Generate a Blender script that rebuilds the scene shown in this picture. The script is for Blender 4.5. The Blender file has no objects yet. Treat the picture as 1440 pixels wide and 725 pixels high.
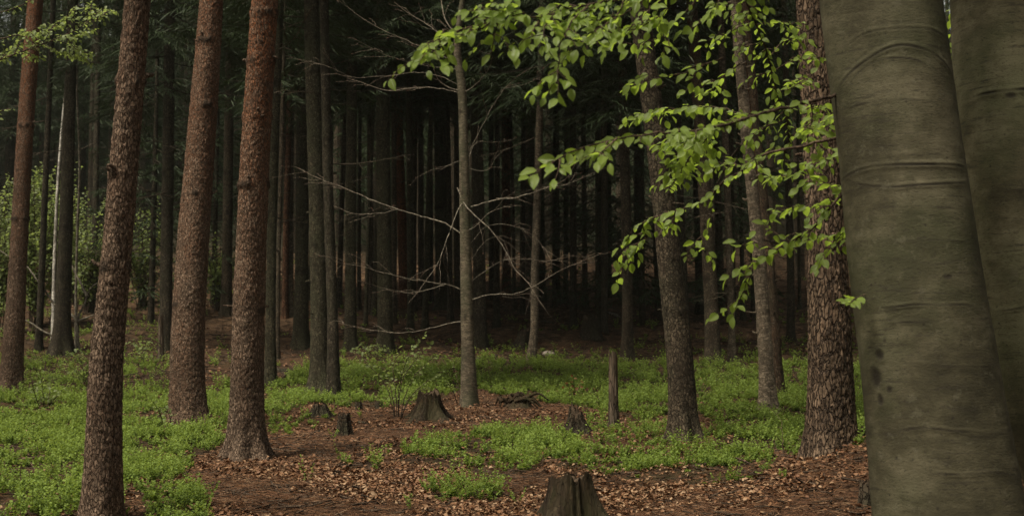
import bpy, math, numpy as np
R = math.radians
rng = np.random.default_rng(7)
S = bpy.context.scene
COL = S.collection

# ------------------------------------------------------------------ camera model (photo is 1440x725)
F = 2000.0; PITCH = R(5.0); CAMZ = 1.5
cp, sp = math.cos(PITCH), math.sin(PITCH)
def pt(px, py, y):
    """world point seen at photo pixel (px,py) at ground distance y"""
    a = (px-720)/F; b = (362.5-py)/F
    dx, dy, dz = a, cp-b*sp, sp+b*cp
    t = y/dy
    return np.array([dx*t, y, CAMZ+dz*t])
def proj(x, y, z):
    z = z-CAMZ
    fw = y*cp+z*sp; up = -y*sp+z*cp
    fw = np.where(fw < .1, .1, fw)
    return 720+F*x/fw, 362.5-F*up/fw
def pxm(y): return y/F                      # metres per photo pixel at distance y

# ------------------------------------------------------------------ noise
def h3(i, j, k, s=0):
    i = i.astype(np.int64); j = j.astype(np.int64); k = k.astype(np.int64)
    n = (i*374761393 + j*668265263 + k*2147483647 + s*1274126177) & 0xffffffff
    n = ((n ^ (n >> 13))*1274126177) & 0xffffffff
    n = ((n ^ (n >> 16))*2246822519) & 0xffffffff
    n = n ^ (n >> 15)
    return (n & 0xffffff)/float(0xffffff)
def vn(x, y, z, s=0):
    x, y, z = np.broadcast_arrays(x, y, z)
    i, j, k = np.floor(x), np.floor(y), np.floor(z)
    f, g, h = x-i, y-j, z-k
    f = f*f*(3-2*f); g = g*g*(3-2*g); h = h*h*(3-2*h)
    r = 0
    for a in (0, 1):
        for b in (0, 1):
            for c in (0, 1):
                r = r + h3(i+a, j+b, k+c, s)*(f if a else 1-f)*(g if b else 1-g)*(h if c else 1-h)
    return r
def fbm(x, y, z, s=0, o=4):
    r = 0; a = .5; t = 0
    for q in range(o):
        r = r + a*vn(x*2**q, y*2**q, z*2**q, s+q); t += a; a *= .5
    return r/t
def sst(a, b, x):
    t = np.clip((x-a)/(b-a), 0, 1); return t*t*(3-2*t)

# ------------------------------------------------------------------ terrain
_py = np.array([-60, -5, 0, 3, 5, 7.5, 9, 10.5, 12.5, 15, 18, 22, 26, 32, 40, 50, 65, 90, 130, 220])
_pz = np.array([-1.5, -.3, 0, .38, .64, .80, .90, 1.0, 1.1, 1.2, 1.35, 1.62, 2.02, 2.95, 4.45, 6.6, 10.2, 17.5, 31, 56])
_ty = np.linspace(-60, 220, 5601); _tz = np.interp(_ty, _py, _pz)
_k = np.ones(41)/41; _tz = np.convolve(np.pad(_tz, 20, mode='edge'), _k, 'valid')
def ground(x, y):
    x = np.asarray(x, float); y = np.asarray(y, float)
    h = np.interp(y, _ty, _tz)
    h = h + .47*np.exp(-((x-2.65)/1.15)**2-((y-8.0)/1.6)**2)                      # bank by the big beech
    h = h + .08*np.exp(-((x+3.0)/1.6)**2-((y-8.3)/1.5)**2)
    h = h - .05*np.exp(-((x-.8)/1.2)**2-((y-8.0)/.8)**2)
    far = sst(20, 40, y)
    h = h + (.13+.35*far)*(fbm(x*.55, y*.55, 0*x, 3, 3)-.5)*sst(1, 6, np.abs(y)+np.abs(x)*.3)
    h = h + .34*sst(22, 27, y)*sst(60, 45, y)*(fbm(x*1.1, y*.9, 0*x, 13, 4)-.5)
    h = h + .045*(fbm(x*2.6, y*2.6, 0*x, 9, 3)-.5)
    return h
def hit(px, py):
    """where the photo pixel's ray meets the ground"""
    ys = np.arange(3.0, 90, .02)
    a = (px-720)/F; b = (362.5-py)/F
    dx, dy, dz = a, cp-b*sp, sp+b*cp
    t = ys/dy
    z = CAMZ+dz*t; g = ground(dx*t, ys)
    w = np.nonzero(z <= g)[0]
    i = w[0] if len(w) else len(ys)-1
    return np.array([dx*t[i], ys[i], g[i]])

# ------------------------------------------------------------------ mesh helpers
class MB:
    def __init__(s): s.v = []; s.q = []; s.t = []; s.n = 0; s.a = {}
    def add(s, v, q=None, t=None, **at):
        v = np.asarray(v, float)
        if q is not None and len(q): s.q.append(np.asarray(q, np.int64)+s.n)
        if t is not None and len(t): s.t.append(np.asarray(t, np.int64)+s.n)
        for k in at:
            if k not in s.a: s.a[k] = [np.zeros(s.n)] if s.n else []
        for k in s.a:
            s.a[k].append(np.broadcast_to(np.asarray(at.get(k, 0.), float), (len(v),)))
        s.v.append(v); s.n += len(v)
    def mesh(s, name, smooth=True):
        v = np.concatenate(s.v)
        q = np.concatenate(s.q) if s.q else np.zeros((0, 4), np.int64)
        t = np.concatenate(s.t) if s.t else np.zeros((0, 3), np.int64)
        me = bpy.data.meshes.new(name)
        me.vertices.add(len(v)); me.vertices.foreach_set('co', v.astype(np.float32).ravel())
        me.loops.add(q.size+t.size)
        me.loops.foreach_set('vertex_index', np.concatenate([q.ravel(), t.ravel()]).astype(np.int32))
        me.polygons.add(len(q)+len(t))
        st = np.concatenate([np.arange(len(q))*4, q.size+np.arange(len(t))*3]).astype(np.int32)
        me.polygons.foreach_set('loop_start', st)
        me.polygons.foreach_set('use_smooth', np.full(len(q)+len(t), smooth))
        for k, l in s.a.items():
            at = me.attributes.new(k, 'FLOAT', 'POINT')
            at.data.foreach_set('value', np.concatenate(l).astype(np.float32))
        me.update(calc_edges=True); me.validate()
        return me
    def build(s, name, mat, parent=None, smooth=True, origin=None):
        if origin is not None: s.v = [v-np.asarray(origin) for v in s.v]
        o = bpy.data.objects.new(name, s.mesh(name, smooth)); COL.objects.link(o)
        o.data.materials.append(mat)
        if origin is not None: o.location = origin
        if parent is not None: o.parent = parent
        return o
def tag(o, label=None, cat=None, group=None, kind=None):
    for k, v in (('label', label), ('category', cat), ('group', group), ('kind', kind)):
        if v: o[k] = v
    return o
def thing(name, loc, label, cat, group=None):
    o = bpy.data.objects.new(name, None); COL.objects.link(o); o.location = loc
    o.empty_display_size = .2
    return tag(o, label, cat, group)
def unit(v): return v/np.maximum(np.linalg.norm(v, axis=-1, keepdims=True), 1e-9)
def grid_faces(nr, nc, wrap=False):
    i = np.arange(nr-1)[:, None]; j = np.arange(nc if wrap else nc-1)[None]
    j2 = (j+1) % nc
    return np.stack([i*nc+j, i*nc+j2, (i+1)*nc+j2, (i+1)*nc+j], -1).reshape(-1, 4)
def smooth_poly(P, n):
    P = np.asarray(P, float)
    if len(P) == 2: return P[0]+(P[1]-P[0])*np.linspace(0, 1, n)[:, None]
    d = np.r_[0, np.cumsum(np.linalg.norm(np.diff(P, axis=0), axis=1))]
    m = np.gradient(P, d, axis=0)
    t = np.linspace(0, d[-1], n); i = np.clip(np.searchsorted(d, t, 'right')-1, 0, len(P)-2)
    h = (d[i+1]-d[i])[:, None]; u = ((t-d[i])[:, None])/h
    return ((2*u**3-3*u**2+1)*P[i]+(u**3-2*u**2+u)*h*m[i]+(-2*u**3+3*u**2)*P[i+1]+(u**3-u**2)*h*m[i+1])
def tube(mb, P, r, seg=6, cap=True, **at):
    P = np.asarray(P, float); n = len(P); r = np.broadcast_to(np.asarray(r, float), (n,))
    T = unit(np.gradient(P, axis=0))
    ref = np.where(np.abs(T[:, 2:3]) > .9, np.array([[1., 0, 0]]), np.array([[0, 0, 1.]]))
    A = unit(np.cross(T, ref)); B = np.cross(T, A)
    th = np.arange(seg)*2*math.pi/seg
    V = P[:, None]+r[:, None, None]*(A[:, None]*np.cos(th)[None, :, None]+B[:, None]*np.sin(th)[None, :, None])
    V = V.reshape(-1, 3); q = grid_faces(n, seg, True)
    t = None
    if cap:
        V = np.concatenate([V, P[-1:]+T[-1:]*r[-1]*.6]); k = n*seg
        t = [[(n-1)*seg+j, (n-1)*seg+(j+1) % seg, k] for j in range(seg)]
    mb.add(V, q, t, **at)
def scatter(mb, tv, tq, pos, X, Y, Z, size, tt=None, **at):
    """copies of template tv with frames X,Y,Z and size (n,) or (n,3)"""
    pos = np.asarray(pos, float); N = len(pos); k = len(tv)
    if N == 0: return
    size = np.asarray(size, float)
    if size.ndim == 1: size = np.repeat(size[:, None], 3, 1)
    tv = np.asarray(tv)
    if tv.ndim == 2: tv = np.broadcast_to(tv[None], (N, k, 3))
    else: k = tv.shape[1]
    L = tv*size[:, None]
    V = pos[:, None]+L[..., :1]*X[:, None]+L[..., 1:2]*Y[:, None]+L[..., 2:3]*Z[:, None]
    off = (np.arange(N)*k)[:, None, None]
    q = (np.asarray(tq)[None]+off).reshape(-1, 4) if tq is not None else None
    t = (np.asarray(tt)[None]+off).reshape(-1, 3) if tt is not None else None
    at2 = {}
    for kk, vv in at.items():
        vv = np.asarray(vv, float)
        at2[kk] = np.repeat(vv, k) if vv.shape == (N,) else np.tile(vv, N)
    mb.add(V.reshape(-1, 3), q, t, **at2)
def frames(d, nrm):
    X = unit(d); Z = unit(nrm-X*np.sum(nrm*X, -1, keepdims=True)); Y = np.cross(Z, X)
    return X, Y, Z

# ------------------------------------------------------------------ materials
def mat(name):
    m = bpy.data.materials.new(name); m.use_nodes = True
    nt = m.node_tree; nt.nodes.clear()
    return m, nt
class NT:
    def __init__(s, nt): s.nt = nt
    def n(s, t, **kw):
        nd = s.nt.nodes.new(t)
        for k, v in kw.items():
            if k.startswith('i_'): nd.inputs[k[2:].replace('_', ' ')].default_value = v
            else: setattr(nd, k, v)
        return nd
    def l(s, a, b): s.nt.links.new(a, b)
    def attr(s, name): return s.n('ShaderNodeAttribute', attribute_name=name).outputs['Fac']
    def noise(s, scale, detail=4, rough=.55, vec=None, stretch=None, out='Fac', coord='Object'):
        c = s.n('ShaderNodeTexCoord').outputs[coord]
        if stretch:
            mp = s.n('ShaderNodeMapping'); mp.inputs['Scale'].default_value = stretch; s.l(c, mp.inputs[0]); c = mp.outputs[0]
        nd = s.n('ShaderNodeTexNoise'); nd.inputs['Scale'].default_value = scale
        nd.inputs['Detail'].default_value = detail; nd.inputs['Roughness'].default_value = rough
        s.l(c, nd.inputs['Vector']); return nd.outputs[out]
    def ramp(s, fac, stops):
        r = s.n('ShaderNodeValToRGB'); e = r.color_ramp.elements
        while len(e) < len(stops): e.new(.5)
        for el, (p, c) in zip(e, stops):
            el.position = p; el.color = (*c, 1) if not np.isscalar(c) else (c, c, c, 1)
        s.l(fac, r.inputs[0]); return r.outputs[0]
    def mix(s, fac, a, b, mode='MIX'):
        m = s.n('ShaderNodeMix', data_type='RGBA', blend_type=mode)
        for sock, v in ((m.inputs[0], fac), (m.inputs[6], a), (m.inputs[7], b)):
            if hasattr(v, 'is_output'): s.l(v, sock)
            elif np.isscalar(v): sock.default_value = v
            else: sock.default_value = (*v, 1)
        return m.outputs[2]
    def math(s, op, a, b=None):
        m = s.n('ShaderNodeMath', operation=op)
        for i, v in enumerate((a, b)):
            if v is None: continue
            if hasattr(v, 'is_output'): s.l(v, m.inputs[i])
            else: m.inputs[i].default_value = v
        return m.outputs[0]
    def bump(s, h, strength=.5, dist=.01, normal=None):
        b = s.n('ShaderNodeBump'); b.inputs['Strength'].default_value = strength; b.inputs['Distance'].default_value = dist
        s.l(h, b.inputs['Height'])
        if normal is not None: s.l(normal, b.inputs['Normal'])
        return b.outputs[0]
    def out(s, col, rough=.8, normal=None, spec=.25):
        p = s.n('ShaderNodeBsdfPrincipled'); o = s.n('ShaderNodeOutputMaterial')
        if hasattr(col, 'is_output'): s.l(col, p.inputs['Base Color'])
        else: p.inputs['Base Color'].default_value = (*col, 1)
        p.inputs['Specular IOR Level'].default_value = spec
        if hasattr(rough, 'is_output'): s.l(rough, p.inputs['Roughness'])
        else: p.inputs['Roughness'].default_value = rough
        if normal is not None: s.l(normal, p.inputs['Normal'])
        s.l(p.outputs[0], o.inputs[0]); return p, o
def bark(name, grey, red, moss=None, bscale=55, bstr=.5, stretch=(1, 1, .35), mossamt=.5, cell=48, zs=.42, crack=.10, inner=None, cdist=.012):
    """scales (3D cells stretched along the trunk) of varied tone over a darker inner bark; attribute orange warms it"""
    m, nt = mat(name); N = NT(nt)
    big = N.noise(2.6, 4, .6); fine = N.noise(bscale, 5, .7, stretch=stretch)
    c0 = N.n('ShaderNodeTexCoord').outputs['Object']
    mp = N.n('ShaderNodeMapping'); mp.inputs['Scale'].default_value = (1, 1, zs); N.l(c0, mp.inputs[0])
    wn = N.n('ShaderNodeTexNoise'); wn.inputs['Scale'].default_value = cell*.45; wn.inputs['Detail'].default_value = 4; N.l(mp.outputs[0], wn.inputs['Vector'])
    sc = N.n('ShaderNodeVectorMath', operation='SCALE'); N.l(wn.outputs['Color'], sc.inputs[0]); sc.inputs['Scale'].default_value = 2.1/cell
    ad = N.n('ShaderNodeVectorMath', operation='ADD'); N.l(mp.outputs[0], ad.inputs[0]); N.l(sc.outputs[0], ad.inputs[1])
    ve = N.n('ShaderNodeTexVoronoi', feature='DISTANCE_TO_EDGE'); ve.inputs['Scale'].default_value = cell; N.l(ad.outputs[0], ve.inputs['Vector'])
    vc = N.n('ShaderNodeTexVoronoi', feature='F1'); vc.inputs['Scale'].default_value = cell; N.l(ad.outputs[0], vc.inputs['Vector'])
    sp_ = N.n('ShaderNodeSeparateColor'); N.l(vc.outputs['Color'], sp_.inputs[0])
    edge = N.ramp(ve.outputs['Distance'], [(crack*.15, 0), (crack, 1)])
    t = N.math('ADD', N.math('MULTIPLY', sp_.outputs[0], .45), N.math('ADD', N.math('MULTIPLY', big, .9), -.2))
    t = N.math('ADD', t, N.math('MULTIPLY', N.math('SUBTRACT', fine, .5), 1.3))
    c = N.ramp(t, [(.25, tuple(x*.55 for x in grey)), (.5, grey), (.8, tuple(min(1, x*1.8) for x in grey))])
    o = N.math('MULTIPLY', N.attr('orange'), N.math('ADD', N.math('MULTIPLY', sp_.outputs[1], 1.1), .25))
    o.node.use_clamp = True
    c = N.mix(o, c, N.mix(fine, tuple(x*.6 for x in red), tuple(x*1.35 for x in red)))
    if moss:
        mm = N.ramp(N.noise(3.5, 5, .7, stretch=(1, 1, .5)), [(.45, 0), (.62, mossamt)])
        c = N.mix(mm, c, moss)
    c = N.mix(edge, inner or tuple(x*.33 for x in grey), c)
    c = N.mix(N.attr('scar'), c, tuple(x*.3 for x in grey))
    h = N.math('ADD', N.math('MULTIPLY', edge, N.math('ADD', N.math('MULTIPLY', sp_.outputs[2], .6), .7)), N.math('MULTIPLY', fine, .55))
    N.out(c, .9, N.bump(h, bstr, cdist), .12)
    return m
M = {}
M['pine'] = bark('bark_pine', (.158, .112, .082), (.215, .088, .044), None, 90, 1., stretch=(1, 1, .5), cell=80, zs=.44, crack=.11, inner=(.055, .036, .025), cdist=.009)
M['pine2'] = bark('bark_pine_dark', (.130, .090, .062), (.13, .068, .042), None, 70, .95, cell=44, zs=.30, crack=.13, cdist=.018, inner=(.045, .032, .024))
M['spruce'] = bark('bark_spruce', (.084, .064, .045), (.13, .055, .03), (.055, .054, .034), 50, .9, cell=46, zs=.7, mossamt=.5)
M['spruce_green'] = bark('bark_spruce_lichen', (.068, .058, .038), (.13, .055, .03), (.054, .055, .031), 50, .9, cell=46, zs=.7, mossamt=.8)
M['spruce_pale'] = bark('bark_spruce_pale', (.15, .118, .085), (.13, .055, .03), (.050, .044, .032), 34, .9, cell=30, zs=1.7, crack=.07, mossamt=.8)
M['speckled'] = bark('bark_speckled_pale', (.28, .22, .160), (.13, .055, .03), (.13, .11, .08), 34, .9, cell=26, zs=1.9, crack=.06, mossamt=.6)
M['redpine'] = bark('bark_pine_orange', (.12, .062, .038), (.22, .075, .034), None, 40, .8, cell=40, zs=.5)
M['dark'] = bark('bark_dark', (.062, .050, .036), (.07, .035, .02), (.032, .036, .018), 40, .9, zs=.6, mossamt=.5)
M['deadwood'] = bark('dead_wood', (.12, .092, .070), (.16, .08, .05), (.055, .062, .03), 60, .8, stretch=(1, 1, .12), zs=.10, crack=.07, mossamt=.5)
M['stump'] = bark('rotten_stump', (.036, .026, .018), (.10, .062, .034), (.040, .042, .018), 30, 1.0, stretch=(1.6, 1.6, .12), zs=.16, cell=40, crack=.015, mossamt=.5, cdist=.03)
M['twig'] = bark('twig_bark', (.07, .048, .034), (.15, .07, .045), None, 90, .3)
M['palebranch'] = bark('pale_beech_twig', (.20, .175, .138), (.15, .075, .055), None, 60, .3, crack=.02)
M['sapling'] = bark('bark_young_beech', (.115, .093, .066), (.16, .08, .05), (.058, .064, .036), 60, .35, stretch=(.6, .6, 2), mossamt=.7, cell=25, zs=2.5, crack=.03)
M['birch'] = bark('birch_bark', (.52, .49, .44), (.3, .16, .1), (.12, .10, .08), 30, .3, stretch=(.4, .4, 2), mossamt=.9, crack=.02)
def beech_mat(name, k):
    m, nt = mat(name); N = NT(nt)
    a = N.noise(3.2, 6, .62); b = N.noise(15, 6, .7, stretch=(.8, .8, 1.7)); f = N.noise(110, 4, .7, stretch=(.8, .8, 1.6))
    t = N.math('ADD', N.math('MULTIPLY', a, .7), N.math('MULTIPLY', b, .3))
    c = N.ramp(t, [(p_, tuple(k*q for q in v_)) for p_, v_ in ((.38, (.027, .024, .014)), (.5, (.060, .053, .031)), (.62, (.120, .106, .068)))])
    g = N.ramp(N.noise(1.7, 4, .6), [(.48, 0), (.72, .65)])
    c = N.mix(g, c, tuple(k*q for q in (.046, .056, .024)))
    sp_ = N.ramp(f, [(.34, .8), (.42, 0)]); c = N.mix(sp_, c, (.028, .024, .017))
    ln_ = N.ramp(N.noise(12, 6, .78, stretch=(.5, .5, 5)), [(.575, 0), (.60, .65)]); c = N.mix(ln_, c, (.035, .030, .021))
    c = N.mix(N.attr('scar'), c, (.020, .016, .012))
    li = N.ramp(N.noise(21, 6, .72), [(.59, 0), (.63, .35)]); c = N.mix(li, c, (.125, .115, .080))
    dt = N.ramp(N.noise(48, 3, .6), [(.27, .8), (.32, 0)]); c = N.mix(dt, c, (.020, .016, .012))
    h = N.math('ADD', N.math('MULTIPLY', b, .25), N.math('MULTIPLY', f, .8)); h = N.math('ADD', h, N.math('MULTIPLY', li, .25))
    N.out(c, .8, N.bump(h, .55, .005), .2)
    return m
M['beech'] = beech_mat('bark_beech', 1.0); M['beech_pale'] = beech_mat('bark_beech_pale', 1.6)
def leaf_mat(name, c0, c1, trans, rough=.42, veins=False, tr=.45, spec=.5):
    m, nt = mat(name); N = NT(nt)
    c = N.mix(N.attr('tone'), c0, c1)
    tcol = N.mix(N.attr('tone'), trans, tuple(x*1.3 for x in trans))
    nrm = None
    if veins:
        u = N.math('ABSOLUTE', N.math('SUBTRACT', N.attr('lu'), .5))
        w = N.math('SINE', N.math('MULTIPLY', N.math('SUBTRACT', N.attr('lv'), N.math('MULTIPLY', u, .75)), 55))
        mid = N.math('LESS_THAN', u, .035)
        vein = N.math('MAXIMUM', N.math('MULTIPLY', N.math('MAXIMUM', N.math('SUBTRACT', w, .6), 0), 1.2), mid)
        c = N.mix(N.math('MULTIPLY', vein, .35), c, tuple(x*1.7 for x in c1))
        tcol = N.mix(N.math('MULTIPLY', vein, .45), tcol, tuple(x*.55 for x in trans))
        nrm = N.bump(N.math('MULTIPLY', w, -1), .35, .002)
    p, o = N.out(c, rough, nrm, spec)
    tb = N.n('ShaderNodeBsdfTranslucent'); N.l(tcol, tb.inputs[0])
    mx = N.n('ShaderNodeMixShader'); mx.inputs[0].default_value = tr
    N.l(p.outputs[0], mx.inputs[1]); N.l(tb.outputs[0], mx.inputs[2]); N.l(mx.outputs[0], o.inputs[0])
    return m
M['leaf'] = leaf_mat('beech_leaf', (.145, .205, .038), (.205, .285, .056), (.38, .52, .065), .38, True, .5)
M['youngleaf'] = leaf_mat('young_leaf', (.14, .19, .06), (.20, .25, .08), (.32, .40, .10), .5, False, .5)
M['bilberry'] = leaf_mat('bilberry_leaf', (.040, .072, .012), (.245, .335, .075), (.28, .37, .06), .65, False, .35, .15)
M['spruce_needle'] = leaf_mat('spruce_needle', (.020, .035, .014), (.042, .064, .024), (.03, .05, .012), .6, False, .15, .3)
M['pine_needle'] = leaf_mat('pine_needle', (.035, .060, .028), (.05, .085, .035), (.04, .06, .02), .6, False, .15, .3)
M['reddish'] = leaf_mat('reddish_leaf', (.16, .075, .03), (.22, .11, .04), (.3, .14, .04), .5, False, .4)
def litter_mat():
    m, nt = mat('dead_leaf'); N = NT(nt)
    c = N.ramp(N.attr('tone'), [(0, (.070, .030, .014)), (.35, (.155, .066, .028)), (.7, (.255, .130, .062)), (1, (.42, .28, .17))])
    c = N.mix(N.math('MULTIPLY', N.noise(60, 3), .5), c, (.09, .045, .025))
    N.out(c, .62, N.bump(N.noise(180, 3), .4, .004), .35); return m
M['litter'] = litter_mat()
def ground_mat():
    m, nt = mat('forest_floor'); N = NT(nt)
    a = N.noise(1.1, 6, .65); b = N.noise(14, 6, .7); f = N.noise(75, 5, .8)
    t = N.math('ADD', N.math('MULTIPLY', b, .55), N.math('MULTIPLY', f, .45))
    t = N.math('ADD', N.math('MULTIPLY', t, .65), N.math('MULTIPLY', N.noise(30, 4, .8), .35))
    c = N.ramp(t, [(.40, (.020, .013, .009)), (.47, (.055, .030, .018)), (.54, (.10, .054, .031)), (.60, (.20, .115, .070)), (.66, (.34, .23, .16))])
    dk = N.ramp(a, [(.35, .6), (.55, 0)]); c = N.mix(dk, c, (.045, .028, .018))
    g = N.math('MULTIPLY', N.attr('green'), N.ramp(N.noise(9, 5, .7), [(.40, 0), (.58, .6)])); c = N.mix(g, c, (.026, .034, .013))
    c = N.mix(N.attr('duff'), c, N.ramp(N.math('ADD', N.math('MULTIPLY', f, .5), N.math('MULTIPLY', N.noise(5, 5, .75), .5)), [(.42, (.028, .018, .012)), (.50, (.085, .052, .031)), (.57, (.17, .105, .062)), (.63, (.26, .175, .11))]))  # far slope tone, set lighter to offset the weak light there
    c = N.mix(N.attr('deep'), c, N.mix(f, (.010, .009, .006), (.034, .030, .018)))      # canopy shade put into the ground colour of the far hill
    h = N.math('ADD', N.math('MULTIPLY', b, .6), N.math('MULTIPLY', f, .6))
    N.out(c, .95, N.bump(h, 1.0, .03), .1); return m
M['ground'] = ground_mat()
def wood_cut():
    m, nt = mat('weathered_cut_wood'); N = NT(nt)
    c = N.ramp(N.noise(30, 5, .7), [(.3, (.040, .028, .019)), (.6, (.095, .066, .044)), (.8, (.16, .115, .078))])
    N.out(c, .9, N.bump(N.noise(50, 4), .7, .01), .15); return m
M['cut'] = wood_cut()
def stone_m():
    m, nt = mat('stone'); N = NT(nt)
    N.out(N.ramp(N.noise(12, 5), [(.3, (.2, .17, .14)), (.7, (.36, .31, .26))]), .85, N.bump(N.noise(40, 4), .5, .01), .2); return m
M['stone'] = stone_m()

# ------------------------------------------------------------------ trunks
def voro(u, v, ncol, seed):
    """jittered cells on an unrolled trunk, u wraps at ncol; returns F1, F2, cell tone"""
    iu, iv = np.floor(u), np.floor(v)
    f1 = np.full(u.shape, 9.); f2 = np.full(u.shape, 9.); tone = np.zeros(u.shape)
    for a in (-1, 0, 1):
        for b in (-1, 0, 1):
            ci, cj = iu+a, iv+b; cw = np.mod(ci, ncol)
            z = np.zeros_like(cw)
            d = np.hypot(ci+.12+.76*h3(cw, cj, z, seed)-u, cj+.12+.76*h3(cw, cj, z+1, seed)-v)
            tn = h3(cw, cj, z+2, seed)
            c1 = d < f1
            f2 = np.where(c1, f1, np.minimum(f2, d)); tone = np.where(c1, tn, tone); f1 = np.where(c1, d, f1)
    return f1, f2, tone
def trunk(mb, A, rad, top_detail, style='spruce', nth=24, dz=.08, seed=0, flare=.5, lobes=5, whorls=(), orange=None, stubs=0, rings=(), wounds=(), base_in=.35, depth=1.0, flare_h=.16):
    """A: axis points from the ground up, rad: radii at them; mesh rows are fine up to top_detail metres"""
    A = np.asarray(A, float); rad = np.asarray(rad, float)
    d = np.r_[0, np.cumsum(np.linalg.norm(np.diff(A, axis=0), axis=1))]
    H = d[-1]
    fine = np.arange(-base_in, min(top_detail, H), dz); coarse = np.arange(min(top_detail, H), H, .5)
    s = np.r_[fine, coarse, H]
    n = len(s)
    P = smooth_poly(A, 400); dd = np.linspace(0, H, 400)
    C = np.stack([np.interp(s, dd, P[:, k]) for k in range(3)], 1)
    C[:, 2] = np.where(s < 0, A[0, 2]+s, C[:, 2])
    r = np.interp(s, d, rad)
    th = np.arange(nth)*2*math.pi/nth
    TH, SS = np.meshgrid(th, s); RR = np.repeat(r[:, None], nth, 1)
    rg = np.random.default_rng(seed+11)
    ph = rg.uniform(0, 6.28, 4)
    lob = .5+.5*np.cos(lobes*TH+ph[0]+.8*np.cos(TH+ph[1]))
    fl = np.exp(-np.maximum(SS, -.12)/flare_h)
    RR = RR*(1+flare*fl*(.35+.9*lob))
    RR = RR*(1+.05*np.cos(2*TH+ph[2])+.03*np.cos(3*TH+ph[3]+SS*.7))
    cx, cy = np.cos(TH)*r[:, None]*1.0, np.sin(TH)*r[:, None]
    # slow swelling
    RR = RR*(1+.035*(vn(np.cos(TH)*1.2+seed, np.sin(TH)*1.2, SS*1.7, 5)-.5))
    tone = np.zeros_like(RR); org = np.zeros_like(RR); scar = np.zeros_like(RR)
    if style == 'pine':
        circ = 2*math.pi*np.mean(rad[:max(2, len(rad)//2)])
        ncol = max(9, int(round(circ/.023)))
        w1 = fbm(cx*16, cy*16, SS*9, seed, 3)-.5; w2 = fbm(cx*16+7, cy*16, SS*9, seed+5, 3)-.5
        u = TH/(2*math.pi)*ncol+w1*2.0; v = SS/.055+w2*1.5
        f1, f2, tn = voro(u, v, ncol, seed)
        e = f2-f1
        u2 = TH/(2*math.pi)*(ncol*2)+w2*1.2; v2 = SS/.024+w1
        g1, g2, tn2 = voro(u2, v2, ncol*2, seed+3)
        pl = sst(.0, .16, e)
        dep = .009*depth*(.7+.6*vn(cx*6, cy*6, SS*2, seed+1))
        RR = RR+.6*dep*(pl-1)+.004*depth*(tn-.5)*pl+.002*depth*(sst(.0, .12, g2-g1)*(.5+tn2)-.7)+.006*(fbm(cx*70, cy*70, SS*45, seed+2, 2)-.5)
        tone = tn*.6+tn2*.4
    elif style == 'spruce':
        ncol = max(8, int(2*math.pi*rad[0]/.03))
        f1, f2, tn = voro(TH/(2*math.pi)*ncol+(vn(cx*20, cy*20, SS*14, seed)-.5), SS/.04+(vn(cx*20+5, cy*20, SS*14, seed)-.5), ncol, seed)
        RR = RR+.004*depth*(sst(0, .3, f2-f1)-1)+.007*(fbm(cx*25, cy*25, SS*12, seed, 3)-.5)
        tone = tn
    elif style == 'beech':
        wr = fbm(cx*7, cy*7, SS*34, seed, 3)-.5
        RR = RR+.0018*wr+.010*(fbm(cx*4, cy*4, SS*3, seed+2, 3)-.5)
        for (s0, th0, wid, hgt, amp, droop) in rings:
            dth = np.angle(np.exp(1j*(TH-th0)))
            z0 = s0-droop*(dth/1.2)**2+.02*(vn(cx*9, cy*9, SS*0, seed+int(s0*50))-.5)
            mask = np.exp(-(np.abs(dth)/wid)**4)*(.35+.9*sst(.3, .65, vn(cx*11, cy*11, SS*0+s0*9, seed+12)))
            x = (SS-z0)/(hgt*.42)
            RR = RR+.30*amp*mask*(.4+1.2*vn(cx*8, cy*8, SS*4, seed+9))*(np.exp(-(x-.7)**2)-.9*np.exp(-(x*2.2)**2)+.7*np.exp(-(x+.9)**2))
            scar = np.maximum(scar, mask*np.exp(-(x*1.5)**2)*.85*sst(.2, .55, vn(cx*14, cy*14, SS*14, seed+3)))
        for (s0, th0, a_, b_, amp) in wounds:
            q = (np.angle(np.exp(1j*(TH-th0)))*.22/a_)**2+((SS-s0)/b_)**2
            q = q*(1+1.2*(fbm(cx*18, cy*18, SS*18, seed+6, 3)-.5)); k = np.exp(-q*q)
            RR = RR+.4*amp*(np.exp(-(q-1.3)**2*2)-.9*k); scar = np.maximum(scar, .9*k)
        tone = wr+.5
    for (s0, amp) in whorls:
        k = np.exp(-((SS-s0-.02*(vn(cx*20, cy*20, SS*0, seed)-.5))/.028)**2)
        lobw = vn(np.cos(TH)*2.3+s0*7, np.sin(TH)*2.3, 0*TH, seed+4)
        RR = RR+.8*amp*k*sst(.3, .75, lobw)
        scar = np.maximum(scar, np.minimum(1, 1.3*k)*sst(.5, .66, lobw)*.9)
    if orange is not None: org = np.clip(np.interp(SS, orange[0], orange[1])+.5*(fbm(cx*5, cy*5, SS*2.5, seed+8, 3)-.5)*(np.interp(SS, orange[0], orange[1]) > .02), 0, 1)
    V = np.stack([C[:, 0:1]+np.cos(TH)*RR, C[:, 1:2]+np.sin(TH)*RR, np.repeat(C[:, 2:3], nth, 1)], -1)
    # let the flare follow the ground
    mb.add(V.reshape(-1, 3), grid_faces(n, nth, True), None, tone=tone.ravel(), orange=org.ravel(), scar=scar.ravel())
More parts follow.
